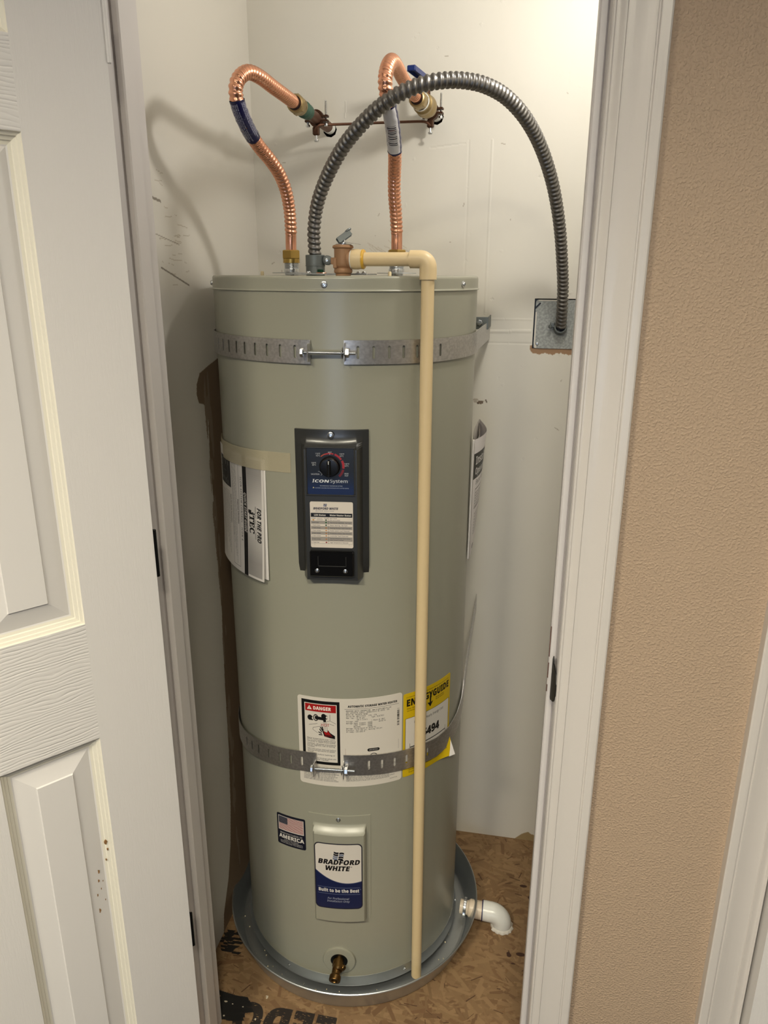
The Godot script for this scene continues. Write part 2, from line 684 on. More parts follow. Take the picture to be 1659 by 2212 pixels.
	# knock-down texture of the hall wall
	var peel := noise(0.10, 4, 51, 1024, [[0.0, 0.0], [0.40, 0.08], [0.52, 0.25], [0.66, 0.70], [0.80, 1.0], [1.0, 1.0]])
	mat("hall_wall_paint", Color(0.69, 0.60, 0.51), 0.62, 0.0, {"heightmap_enabled": true, "heightmap_texture": peel, "heightmap_scale": 0.065, "uv1_triplanar": true, "uv1_world_triplanar": true, "uv1_scale": Vector3(2.1, 2.1, 2.1)})
	var plaster := noise(0.008, 4, 61, 1024)
	mat("closet_paint", Color(0.85, 0.835, 0.80), 0.62, 0.0, {"heightmap_enabled": true, "heightmap_texture": plaster, "heightmap_scale": 0.12, "uv1_triplanar": true, "uv1_world_triplanar": true, "uv1_scale": Vector3(1.1, 1.1, 1.1)})
	mat("ceiling_paint", Color(0.86, 0.85, 0.83), 0.8)
	mat("far_paint", Color(0.50, 0.485, 0.47), 0.8)
	mat("carpet", Color(0.24, 0.22, 0.20), 0.95, 0.0, {"heightmap_enabled": true, "heightmap_texture": peel, "heightmap_scale": 0.3, "uv1_triplanar": true, "uv1_world_triplanar": true, "uv1_scale": Vector3(6, 6, 6)})


func ridge_print() -> ImageTexture:
	# pressed wood grain: long uneven ridges that repeat along the rail
	var S := 512
	var n := FastNoiseLite.new()
	n.seed = 12
	n.frequency = 0.006
	n.fractal_octaves = 3
	var img := Image.create(S, S, false, Image.FORMAT_RGBA8)
	for y in S:
		for x in S:
			var c := absf(x - S / 2.0)
			var w := y / float(S) * 46.0 + 1.3 * n.get_noise_2d(c * 0.8, y * 1.6)
			var f := absf(fposmod(w, 1.0) - 0.5) * 2.0
			var g := clampf(1.0 - pow(f, 3.0) * (0.7 + 0.9 * n.get_noise_2d(c * 2.0 + 900, y * 9.0)), 0, 1)
			img.set_pixel(x, y, Color(g, g, g))
	return ImageTexture.create_from_image(img)


# ---------------------------------------------------------------- rooms
func floor_print() -> ImageTexture:
	# oriented strand board: flakes, tar, and the stencilled letters; 1.16 m x 0.80 m
	var W := 1740
	var H := 1200
	var ink := Ink.new(self, W, H, Color(0.47, 0.35, 0.23))
	var r := RandomNumberGenerator.new()
	r.seed = 11
	for k in 12000:
		var at := Vector2(r.randf() * W, r.randf() * H)
		var a := r.randfn(0.25, 0.75)
		var d := Vector2(cos(a), sin(a))
		var l := r.randf_range(12, 52)
		var w := r.randf_range(3, 13)
		var n := d.orthogonal()
		var t := r.randf()
		var c := Color(0.46, 0.355, 0.24).lerp(Color(0.55, 0.44, 0.31), t)
		if r.randf() < 0.12:
			c = Color(0.41, 0.305, 0.20).lerp(Color(0.46, 0.345, 0.23), r.randf())
		c.a = 1.0
		ink.poly(PackedVector2Array([at + d * l + n * w * r.randf_range(0.2, 1.0), at + d * l * 0.9 - n * w * 0.8, at - d * l - n * w * r.randf_range(0.2, 1), at - d * l * 0.85 + n * w * 0.9]), c)
	for k in 260:
		var at := Vector2(r.randf() * W, r.randf() * H)
		var a := r.randf() * TAU
		ink.line(at, at + Vector2(cos(a), sin(a)) * r.randf_range(10, 45), r.randf_range(1.5, 4), Color(0.29, 0.19, 0.11))
	# stencil, upside down as seen from the door
	var s := Ink.new(self, 360, 116, Color(0.13, 0.10, 0.075, 0.0))
	s.text("EEDO", 348, 106, 136, Color(0.13, 0.10, 0.075), {"bold": true, "heavy": 1.4, "align": 1.0, "fit": 340})
	s.img.rotate_180()
	for k in 420:
		s.img.fill_rect(Rect2i(r.randi() % 360, r.randi() % 116, 1 + r.randi() % 7, 1 + r.randi() % 2), Color(0, 0, 0, 0))
	ink.img.blend_rect(s.img, Rect2i(0, 0, 360, 116), Vector2i(int((0.30 - 0.188) * 1500), int((0.30 + 0.314) * 1500)))
	# tar smeared along the board by the left jamb
	for k in 90:
		var at := Vector2((0.30 - 0.226 + r.randf() * 0.06) * 1500, (0.30 + 0.312 + pow(r.randf(), 0.7) * 0.055) * 1500)
		var l := r.randf_range(8, 42)
		var w := r.randf_range(2, 11)
		var tilt := r.randf_range(-0.12, 0.22)
		ink.poly(PackedVector2Array([at + Vector2(-l, -w - l * tilt), at + Vector2(l * 0.7, -w + l * tilt), at + Vector2(l, w * 0.4 + l * tilt), at + Vector2(l * 0.2, w), at + Vector2(-l * 0.9, w * 0.7 - l * tilt)]), Color(0.04, 0.03, 0.022))
	for k in 26:
		var at := Vector2((0.015 + r.randf() * 0.05) * 1500, (0.30 + 0.150 + r.randf() * 0.06) * 1500)
		var l := r.randf_range(5, 26)
		ink.poly(PackedVector2Array([at + Vector2(-l, -3), at + Vector2(l, -5), at + Vector2(l * 0.6, 6), at + Vector2(-l * 0.7, 5)]), Color(0.06, 0.045, 0.03))
	for k in 7:
		ink.disc((0.30 - 0.228 + r.randf() * 0.12) * 1500, (0.30 + 0.30 + r.randf() * 0.07) * 1500, r.randf_range(2, 6), r.randf_range(2, 5), Color(0.72, 0.68, 0.60))
	for k in 14:
		ink.disc((0.68 + r.randf() * 0.12) * 1500, (0.1 + r.randf() * 0.5) * 1500, r.randf_range(4, 16), r.randf_range(3, 9), Color(0.22, 0.12, 0.06))
	return ink.tex()


func wall_back_print() -> Array:
	# 1.16 m wide (x from -0.30), 2.44 m high; 620 px per metre
	var W := 720
	var H := 1512
	var k := 620.0
	var a := Ink.new(self, W, H, Color(0.85, 0.832, 0.795))
	var h := Image.create(W, H, false, Image.FORMAT_RGBA8)
	var n := FastNoiseLite.new()
	n.seed = 3
	n.frequency = 0.012
	n.fractal_octaves = 4
	h.fill(Color(0.5, 0.5, 0.5))
	for y in range(0, H):
		for x in range(0, W):
			var g := 0.5 + 0.28 * n.get_noise_2d(x, y * 0.8)
			h.set_pixel(x, y, Color(g, g, g))
	var px := func(x: float, y: float) -> Vector2: return Vector2((x + 0.30) * k, (2.44 - y) * k)
	var ridge := func(x0: float, y0: float, x1: float, y1: float, w: int, add: float) -> void:
		var p: Vector2 = px.call(x0, y0)
		var q: Vector2 = px.call(x1, y1)
		var steps := int(p.distance_to(q))
		for s in steps + 1:
			var c := p.lerp(q, float(s) / steps)
			for d in range(-w, w + 1):
				var X := int(c.x) + (d if absf(q.y - p.y) > absf(q.x - p.x) else 0)
				var Y := int(c.y) + (0 if absf(q.y - p.y) > absf(q.x - p.x) else d)
				if X >= 0 and Y >= 0 and X < W and Y < H:
					var g := h.get_pixel(X, Y).r + add * (1.0 - absf(d) / (w + 1.0))
					h.set_pixel(X, Y, Color(g, g, g))
	ridge.call(0.2035, 1.52, 0.2035, 1.80, 1, -0.25)
	ridge.call(0.254, 1.44, 0.254, 1.80, 1, 0.45)
	ridge.call(0.24, 1.428, 0.36, 1.428, 1, 0.25)
	ridge.call(0.235, 1.400, 0.36, 1.402, 2, 0.6)
	ridge.call(0.235, 1.374, 0.36, 1.374, 1, -0.3)
	ridge.call(-0.19, 1.79, -0.02, 1.79, 1, -0.15)
	ridge.call(0.12, 1.787, 0.2, 1.795, 1, -0.3)
	ridge.call(-0.07, 1.852, -0.068, 1.885, 0, 0.7)
	var r := RandomNumberGenerator.new()
	r.seed = 23
	for j in 130:
		var c: Vector2 = px.call(r.randf_range(-0.28, 0.5), r.randf_range(0.9, 2.1))
		var add := r.randf_range(-0.5, 0.6)
		for yy in range(-2, 3):
			for xx in range(-2, 3):
				var X := int(c.x) + xx
				var Y := int(c.y) + yy
				if X >= 0 and X < W and Y >= 0 and Y < H and xx * xx + yy * yy < 5:
					var g := h.get_pixel(X, Y).r + add * r.randf()
					h.set_pixel(X, Y, Color(g, g, g))
	# pencil scuffs, and bare paper below the junction box
	var grey := Color(0.66, 0.625, 0.575)
	for j in 14:
		var c: Vector2 = px.call(r.randf_range(-0.02, 0.06), r.randf_range(1.55, 1.61))
		a.line(c, c + Vector2(r.randf_range(14, 34), r.randf_range(9, 20)), 1.0, Color(0.78, 0.745, 0.69))
	for j in 26:
		var c: Vector2 = px.call(r.randf_range(-0.25, 0.45), r.randf_range(1.0, 2.0))
		a.line(c, c + Vector2(r.randf_range(-6, 9), r.randf_range(-3, 5)), 1.0, grey)
	var torn := PackedVector2Array()
	for j in 25:
		var f := j / 24.0
		torn.append(px.call(0.361 + f * 0.098, 1.358 - 0.0045 * absf(sin(f * 9.0)) - 0.004 * r.randf()))
	torn.append(px.call(0.462, 1.37))
	torn.append(px.call(0.359, 1.37))
	a.poly(torn, Color(0.60, 0.475, 0.36))
	for j in 9:
		var c: Vector2 = px.call(0.240 + r.randf() * 0.018, 1.238 + r.randf_range(-0.005, 0.004))
		a.disc(c.x, c.y, r.randf_range(1.5, 4.5), r.randf_range(1.0, 2.2), [Color(0.28, 0.22, 0.17), Color(0.45, 0.39, 0.33), Color(0.70, 0.66, 0.61)][j % 3])
	a.line(px.call(0.264, 1.243), px.call(0.267, 1.236), 1.5, Color(0.4, 0.35, 0.3))
	var stain := PackedVector2Array()
	for j in 20:
		stain.append(px.call(0.42 + j * 0.008, 0.020 + 0.006 * sin(j * 0.9) + 0.004 * r.randf()))
	stain.append(px.call(0.58, 0.0))
	stain.append(px.call(0.40, 0.0))
	a.poly(stain, Color(0.60, 0.52, 0.37))
	return [a.tex(), ImageTexture.create_from_image(h)]


func wall_left_print() -> ImageTexture:
	# 0.70 m deep (z from -0.30), 2.44 m high; 700 px per metre
	var k := 700.0
	var a := Ink.new(self, 490, 1708, Color(0.85, 0.832, 0.80))
	var px := func(z: float, y: float) -> Vector2: return Vector2((z + 0.30) * k, (2.44 - y) * k)
	var r := RandomNumberGenerator.new()
	r.seed = 5
	# the patch that was never painted
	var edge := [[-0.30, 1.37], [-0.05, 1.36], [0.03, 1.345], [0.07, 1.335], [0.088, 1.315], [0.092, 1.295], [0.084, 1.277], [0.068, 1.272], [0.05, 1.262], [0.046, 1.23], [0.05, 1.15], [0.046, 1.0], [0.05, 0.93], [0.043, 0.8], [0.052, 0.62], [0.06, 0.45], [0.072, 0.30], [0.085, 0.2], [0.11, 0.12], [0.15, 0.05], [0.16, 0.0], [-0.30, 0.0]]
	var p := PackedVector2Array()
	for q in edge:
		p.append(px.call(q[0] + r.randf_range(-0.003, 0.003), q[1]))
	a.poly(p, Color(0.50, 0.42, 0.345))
	for j in 40:
		var y := r.randf_range(0.1, 1.3)
		var c: Vector2 = px.call(0.03 + r.randf() * 0.025, y)
		a.disc(c.x, c.y, r.randf_range(1, 5), r.randf_range(6, 40), Color(0.58, 0.51, 0.44))
	for j in 30:
		var c: Vector2 = px.call(r.randf_range(0.1, 0.2), r.randf_range(1.5, 1.72))
		a.line(c, c + Vector2(r.randf_range(-22, -4), r.randf_range(-2, 3)), 1.0, Color(0.73, 0.70, 0.65))
	a.line(px.call(0.20, 1.535), px.call(0.09, 1.503), 2, Color(0.50, 0.47, 0.43))
	a.line(px.call(0.215, 1.648), px.call(0.18, 1.644), 3, Color(0.55, 0.52, 0.48))
	a.line(px.call(0.21, 1.59), px.call(0.12, 1.575), 1, Color(0.6, 0.57, 0.53))
	return a.tex()


func slab(called: String, x0: float, x1: float, y0: float, y1: float, z0: float, z1: float, m: Material) -> MeshInstance3D:
	var b := MB.new()
	b.box(Vector3(x1 - x0, y1 - y0, z1 - z0), Vector3((x0 + x1) / 2, (y0 + y1) / 2, (z0 + z1) / 2))
	return struct(called, b.commit(), m)


func build_rooms() -> void:
	# floor of the closet: one board whose top carries the print
	var b := MB.new()
	b.box(Vector3(1.16, 0.03, 0.80), Vector3(0.28, -0.0155, 0.10))
	b.q(Vector3(-0.30, 0, -0.30), Vector3(0.86, 0, -0.30), Vector3(0.86, 0, 0.50), Vector3(-0.30, 0, 0.50), Vector3.UP, Vector2(0, 0), Vector2(1, 0), Vector2(1, 1), Vector2(0, 1))
	var bump := noise(0.03, 4, 71, 512)
	mat("strand_board", Color(1, 1, 1), 0.75, 0.0, {"albedo_texture": floor_print()})
	M.strand_board.heightmap_enabled = true
	M.strand_board.heightmap_texture = bump
	M.strand_board.heightmap_scale = 0.12
	tag(struct("floor", b.commit(), M.strand_board), "brown strand board floor with dark tar and stencilled letters", "floor")
	# back wall: a thick panel, cut for the two pipes and the junction box
	var prints := wall_back_print()
	mat("wall_back_paint", Color(1, 1, 1), 0.58, 0.0, {"albedo_texture": prints[0], "heightmap_enabled": true, "heightmap_texture": prints[1], "heightmap_scale": 0.16})
	b = MB.new()
	var x0 := -0.30
	var x1 := RIGHT_X
	var z := BACK_Z
	b.q(Vector3(x0, 0, z), Vector3(x1, 0, z), Vector3(x1, CEIL, z), Vector3(x0, CEIL, z), Vector3(0, 0, 1), Vector2(0, 1), Vector2(1, 1), Vector2(1, 0), Vector2(0, 0))
	var zb := z - 0.1
	b.q(Vector3(x0, 0, zb), Vector3(x1, 0, zb), Vector3(x1, CEIL, zb), Vector3(x0, CEIL, zb), Vector3(0, 0, -1))
	b.q(Vector3(x0, 0, z), Vector3(x0, CEIL, z), Vector3(x0, CEIL, zb), Vector3(x0, 0, zb), Vector3(-1, 0, 0))
	b.q(Vector3(x1, 0, z), Vector3(x1, CEIL, z), Vector3(x1, CEIL, zb), Vector3(x1, 0, zb), Vector3(1, 0, 0))
	b.q(Vector3(x0, 0, z), Vector3(x1, 0, z), Vector3(x1, 0, zb), Vector3(x0, 0, zb), Vector3(0, -1, 0))
	b.q(Vector3(x0, CEIL, z), Vector3(x1, CEIL, z), Vector3(x1, CEIL, zb), Vector3(x0, CEIL, zb), Vector3(0, 1, 0))
	var c := CSGMesh3D.new()
	c.name = "wall_back"
	c.mesh = b.commit(1.0)
	c.material = M.wall_back_paint
	for h in [[-0.1050, 1.8290, 0.0155], [0.1315, 1.8475, 0.0160]]:
		var cut := CSGCylinder3D.new()
		cut.name = "pipe_hole"
		cut.operation = CSGShape3D.OPERATION_SUBTRACTION
		cut.radius = h[2]
		cut.height = 0.16
		cut.sides = 9
		cut.material = M.black
		cut.rotation.x = PI / 2
		cut.position = Vector3(h[0], h[1], z)
		c.add_child(cut)
	var cutb := CSGBox3D.new()
	cutb.name = "box_hole"
	cutb.operation = CSGShape3D.OPERATION_SUBTRACTION
	cutb.size = Vector3(0.106, 0.110, 0.1)
	cutb.position = Vector3(0.4165, 1.4185, z)
	cutb.material = M.black
	c.add_child(cutb)
	add_child(c)
	c.set_meta("kind", "structure")
	# left wall
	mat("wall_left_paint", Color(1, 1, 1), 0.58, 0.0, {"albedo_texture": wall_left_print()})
	b = MB.new()
	var xl := LEFT_X
	b.q(Vector3(xl, 0, -0.30), Vector3(xl, 0, 0.40), Vector3(xl, CEIL, 0.40), Vector3(xl, CEIL, -0.30), Vector3(1, 0, 0), Vector2(0, 1), Vector2(1, 1), Vector2(1, 0), Vector2(0, 0))
	b.box(Vector3(0.099, CEIL, 0.70), Vector3(xl - 0.0505, CEIL / 2, 0.05))
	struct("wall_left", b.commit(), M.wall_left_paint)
	slab("wall_right", RIGHT_X, RIGHT_X + 0.1, 0, CEIL, -0.30, IN_Z, M.closet_paint)
	slab("ceiling", LEFT_X - 0.1, RIGHT_X + 0.1, CEIL, CEIL + 0.1, -0.4, OUT_Z, M.ceiling_paint)
	# front wall: closet side and hall side, with the closet door opening and the opening of the next door
	for side in [["wall_front", IN_Z, 0.43, M.closet_paint, -0.4, 1.3], ["wall_hall", 0.43, OUT_Z, M.hall_wall_paint, -2.25, 2.35]]:
		b = MB.new()
		var z0: float = side[1]
		var z1: float = side[2]
		for r in [[side[4], JAMB_L - 0.019, 0.0, CEIL], [JAMB_L - 0.019, JAMB_R + 0.019, 2.055, CEIL], [JAMB_R + 0.019, 0.733, 0.0, CEIL], [0.733, 1.53, 2.055, CEIL], [1.53, side[5], 0.0, CEIL]]:
			if r[1] > r[0]:
				b.box(Vector3(r[1] - r[0], r[3] - r[2], z1 - z0), Vector3((r[0] + r[1]) / 2, (r[2] + r[3]) / 2, (z0 + z1) / 2))
		struct(side[0], b.commit(), side[3])
	# the hall behind the camera
	slab("floor_hall", -2.3, 2.4, -0.03, 0.0, 0.5, 4.6, M.carpet)
	# hall ceiling with the square recess of its light
	b = MB.new()
	var hx := [-2.3, -0.66, -0.24, 0.29, 0.71, 2.4]
	var hz := [OUT_Z, 1.89, 2.04, 2.31, 2.46, 4.6]
	for i in 5:
		for j in 5:
			if (i == 1 and (j == 2 or j == 3)) or (i == 3 and (j == 1 or j == 2)):
				continue
			b.box(Vector3(hx[i + 1] - hx[i], 0.1, hz[j + 1] - hz[j]), Vector3((hx[i] + hx[i + 1]) / 2, CEIL + 0.05, (hz[j] + hz[j + 1]) / 2))
	for q in [[-0.45, 2.25], [0.5, 2.1]]:
		b.box(Vector3(0.46, 0.03, 0.46), Vector3(q[0], CEIL + 0.150, q[1]))
		for w in [[0.22, 0.0, 0.02, 0.46], [-0.22, 0.0, 0.02, 0.46], [0.0, 0.22, 0.42, 0.02], [0.0, -0.22, 0.42, 0.02]]:
			b.box(Vector3(w[2], 0.04, w[3]), Vector3(q[0] + w[0], CEIL + 0.118, q[1] + w[1]))
	struct("ceiling_hall", b.commit(), M.far_paint)
	slab("wall_hall_left", -2.3, -2.2, 0, CEIL, OUT_Z, 4.6, M.far_paint)
	slab("wall_hall_right", 2.3, 2.4, 0, CEIL, OUT_Z, 4.6, M.far_paint)
	slab("wall_hall_back", -2.3, 2.4, 0, CEIL, 4.5, 4.6, M.far_paint)


# ---------------------------------------------------------------- door frame, casings, doors
func casing_profile() -> PackedVector2Array:
	# x from the opening's edge outwards, y off the wall; colonial casing, 64 mm
	return PackedVector2Array([Vector2(0, 0), Vector2(0, 0.0075), Vector2(0.0012, 0.009), Vector2(0.003, 0.0092), Vector2(0.0045, 0.0078), Vector2(0.0065, 0.0078), Vector2(0.010, 0.0092), Vector2(0.0135, 0.0112), Vector2(0.0155, 0.0118), Vector2(0.0165, 0.0102), Vector2(0.0185, 0.0100), Vector2(0.024, 0.0102), Vector2(0.031, 0.0112), Vector2(0.038, 0.0128), Vector2(0.044, 0.0148), Vector2(0.0475, 0.0156), Vector2(0.0485, 0.0145), Vector2(0.0500, 0.0148), Vector2(0.0512, 0.0170), Vector2(0.053, 0.0178), Vector2(0.0615, 0.0178), Vector2(0.0635, 0.0165), Vector2(0.064, 0.015), Vector2(0.064, 0)])


func casing(parent: Node, x: float, dir: float, z: float, y1: float) -> void:
	var b := MB.new()
	var pr := casing_profile()
	var p := PackedVector2Array()
	for q in pr:
		p.append(Vector2(x + dir * q.x, z + q.y))
	# local x, y, z -> world x, z, y
	b.extrude(p, 0.0, y1, Transform3D(Basis(Vector3(1, 0, 0), Vector3(0, 0, 1), Vector3(0, 1, 0)), Vector3.ZERO))
	obj("casing", b.commit(24), M.trim_paint, parent)


func build_trim() -> void:
	var t := Node3D.new()
	t.name = "trim_1"
	add_child(t)
	t.set_meta("kind", "structure")
	tag(t, "white painted door frame and casing of the closet", "door frame")
	casing(t, JAMB_R + 0.0005, 1, OUT_Z, 2.09)
	casing(t, JAMB_L - 0.001, -1, OUT_Z, 2.09)
	var b := MB.new()
	b.box(Vector3(JAMB_R - JAMB_L, 0.064, 0.017), Vector3((JAMB_L + JAMB_R) / 2, 2.068, OUT_Z + 0.0085), 0.003)
	obj("head_casing", b.commit(), M.trim_paint, t)
	for s in [[JAMB_L - 0.0095, "jamb"], [JAMB_R + 0.0095, "jamb"]]:
		b = MB.new()
		b.box(Vector3(0.019, 2.05, OUT_Z - IN_Z), Vector3(s[0], 1.025, (OUT_Z + IN_Z) / 2), 0.0015)
		obj(s[1], b.commit(), M.jamb_paint, t)
	b = MB.new()
	b.box(Vector3(JAMB_R - JAMB_L + 0.038, 0.019, OUT_Z - IN_Z), Vector3((JAMB_L + JAMB_R) / 2, 2.0445, (OUT_Z + IN_Z) / 2), 0.0015)
	obj("head_jamb", b.commit(), M.jamb_paint, t)
	for s in [[JAMB_L + 0.0055, 1.0], [JAMB_R - 0.0055, -1.0]]:
		b = MB.new()
		b.box(Vector3(0.011, 2.035, 0.034), Vector3(s[0], 1.0175, 0.433), 0.002)
		obj("door_stop", b.commit(), M.jamb_paint, t)
	# strike plate with its curved black lip
	b = MB.new()
	# a D-shaped plate on the jamb's face, its round edge towards the hall
	var lip := PackedVector2Array([Vector2(0.4520, -0.034), Vector2(0.4520, 0.031), Vector2(0.4555, 0.038), Vector2(0.4590, 0.033)])
	for k in 13:
		var a := PI * k / 12.0
		lip.append(Vector2(0.4600 + 0.0285 * sin(a), 0.030 * cos(a) - 0.002))
	lip.append(Vector2(0.4560, -0.036))
	b.extrude(lip, -0.0008, 0.0008, Transform3D(Basis(Vector3(0.14, 0, 0.99), Vector3(0, 1, 0), Vector3(0.99, 0, -0.14)), Vector3(0.4206, 0.946, 0.4545) - Vector3(0.14, 0, 0.99) * 0.4520))
	obj("strike_plate", b.commit(), M.dark_metal, t)
	# worn paint on the stop's edge
	mat("worn_wood", Color(0.34, 0.20, 0.14), 0.7)
	for w in [[1.003, 0.050], [0.955, 0.026], [0.925, 0.012]]:
		b = MB.new()
		b.box(Vector3(0.0012, w[1], 0.0012), Vector3(JAMB_R - 0.0110, w[0], 0.4496), 0.0004)
		obj("worn_patch", b.commit(), M.worn_wood, t)
	# a stub of threshold where the board meets the hall floor
	b = MB.new()
	b.box(Vector3(JAMB_R - JAMB_L, 0.012, 0.10), Vector3((JAMB_L + JAMB_R) / 2, 0.006, 0.47), 0.003)
	mat("bare_wood", Color(0.62, 0.49, 0.35), 0.6)
	obj("threshold", b.commit(), M.bare_wood, t)
	# the next door's frame
	t = Node3D.new()
	t.name = "trim_2"
	add_child(t)
	t.set_meta("kind", "structure")
	tag(t, "white door casing at the right edge of the beige wall", "door frame")
	casing(t, 0.7535, -1, OUT_Z, 2.09)
	casing(t, 1.509, 1, OUT_Z, 2.09)
	b = MB.new()
	b.box(Vector3(0.7555, 0.064, 0.017), Vector3(1.131, 2.068, OUT_Z + 0.0085), 0.003)
	obj("head_casing", b.commit(), M.trim_paint, t)
	for x in [0.7435, 1.519]:
		b = MB.new()
		b.box(Vector3(0.019, 2.05, 0.115), Vector3(x, 1.025, 0.4325), 0.0015)
		obj("jamb", b.commit(), M.jamb_paint, t)
	b = MB.new()
	b.box(Vector3(0.7755, 0.019, 0.115), Vector3(1.131, 2.0445, 0.4325), 0.0015)
	obj("head_jamb", b.commit(), M.jamb_paint, t)


# one face of a six-panel door: local x from 0 to -width, y up, the face looks along s * z
func door_face(slab_b: MB, rails: Array, panels: Array, mouldings: Array, width: float, z: float, s: float) -> void:
	var us := [0.0, 0.1135, 0.2545, 0.3555, 0.4965, 0.61]
	if width > 0.7:
		us = [0.0, 0.117, 0.323, 0.429, 0.635, 0.752]
	var ys := [0.0, 0.205, 0.846, 1.035, 1.6735, 1.775, 1.915, 2.025]
	var out := Vector3(0, 0, s)
	for j in ys.size() - 1:
		for i in us.size() - 1:
			var x0: float = -us[i + 1]
			var x1: float = -us[i]
			var y0: float = ys[j]
			var y1: float = ys[j + 1]
			if i % 2 == 1 and j % 2 == 1:
				var b := MB.new()
				var w := x1 - x0
				var h := y1 - y0
				var prof := [[0.0, 0.0], [0.0012, -0.003], [0.0045, -0.0042], [0.0052, -0.0062], [0.0095, -0.0078], [0.0105, -0.0096], [0.0145, -0.0105], [0.0165, -0.0110], [0.044, -0.0042], [0.0452, -0.0020], [0.047, -0.0020]]
				var lip := MB.new()
				for k in prof.size() - 1:
					var into := lip if k < 6 else b
					var a: Array = prof[k]
					var c: Array = prof[k + 1]
					var P := func(e: Array, cx: int, cy: int) -> Vector3: return Vector3((x0 + e[0]) if cx == 0 else (x1 - e[0]), (y0 + e[0]) if cy == 0 else (y1 - e[0]), z + s * e[1])
					for side in [[0, 0, 1, 0], [1, 0, 1, 1], [1, 1, 0, 1], [0, 1, 0, 0]]:
						var p0: Vector3 = P.call(a, side[0], side[1])
						var p1: Vector3 = P.call(a, side[2], side[3])
						var p2: Vector3 = P.call(c, side[2], side[3])
						var p3: Vector3 = P.call(c, side[0], side[1])
						into.q(p0, p1, p2, p3, out)
				var e := 0.047
				b.q(Vector3(x0 + e, y0 + e, z - s * 0.002), Vector3(x1 - e, y0 + e, z - s * 0.002), Vector3(x1 - e, y1 - e, z - s * 0.002), Vector3(x0 + e, y1 - e, z - s * 0.002), out, Vector2(0, 0), Vector2(w, 0), Vector2(w, h), Vector2(0, h))
				panels.append(b)
				mouldings.append(lip)
			else:
				var rail := j % 2 == 0 and i > 0 and i < us.size() - 2
				var uv := func(x: float, y: float) -> Vector2: return Vector2(x * 3.0, y * 4.2) if rail else Vector2(x + 0.37, y)
				var board := slab_b
				if rail:
					board = MB.new()
					rails.append(board)
				board.q(Vector3(x0, y0, z), Vector3(x1, y0, z), Vector3(x1, y1, z), Vector3(x0, y1, z), out, uv.call(x0, y0), uv.call(x1, y0), uv.call(x1, y1), uv.call(x0, y1))


func six_panel_door(called: String, label: String, width: float, hinge: Vector3, angle: float) -> Node3D:
	# local x runs from the hinge edge back along the leaf, local z is the closet face
	var d := Node3D.new()
	d.name = called
	add_child(d)
	d.set_meta("kind", "structure")
	tag(d, label, "door")
	var u := Vector3(cos(angle), 0, sin(angle))
	d.transform = Transform3D(Basis(-u, Vector3.UP, Vector3(sin(angle), 0, -cos(angle))), hinge)
	var b := MB.new()
	var ps := []
	var rs := []
	var ms := []
	door_face(b, rs, ps, ms, width, 0.035, 1.0)
	door_face(b, rs, ps, ms, width, 0.0, -1.0)
	b.q(Vector3(0, 0, 0), Vector3(0, 0, 0.035), Vector3(0, 2.025, 0.035), Vector3(0, 2.025, 0), Vector3(1, 0, 0))
	b.q(Vector3(-width, 0, 0), Vector3(-width, 0, 0.035), Vector3(-width, 2.025, 0.035), Vector3(-width, 2.025, 0), Vector3(-1, 0, 0))
	b.q(Vector3(0, 0, 0), Vector3(0, 0, 0.035), Vector3(-width, 0, 0.035), Vector3(-width, 0, 0), Vector3(0, -1, 0))
	b.q(Vector3(0, 2.025, 0), Vector3(0, 2.025, 0.035), Vector3(-width, 2.025, 0.035), Vector3(-width, 2.025, 0), Vector3(0, 1, 0))
	obj("slab", b.commit(20), M.door_grain, d)
	for r in rs:
		obj("rail", r.commit(), M.rail_grain, d)
	for k in ps.size():
		var p := obj("panel", ps[k].commit(12), M.door_paint, d)
		obj("moulding", ms[k].commit(12), M.moulding_paint, p)
	return d


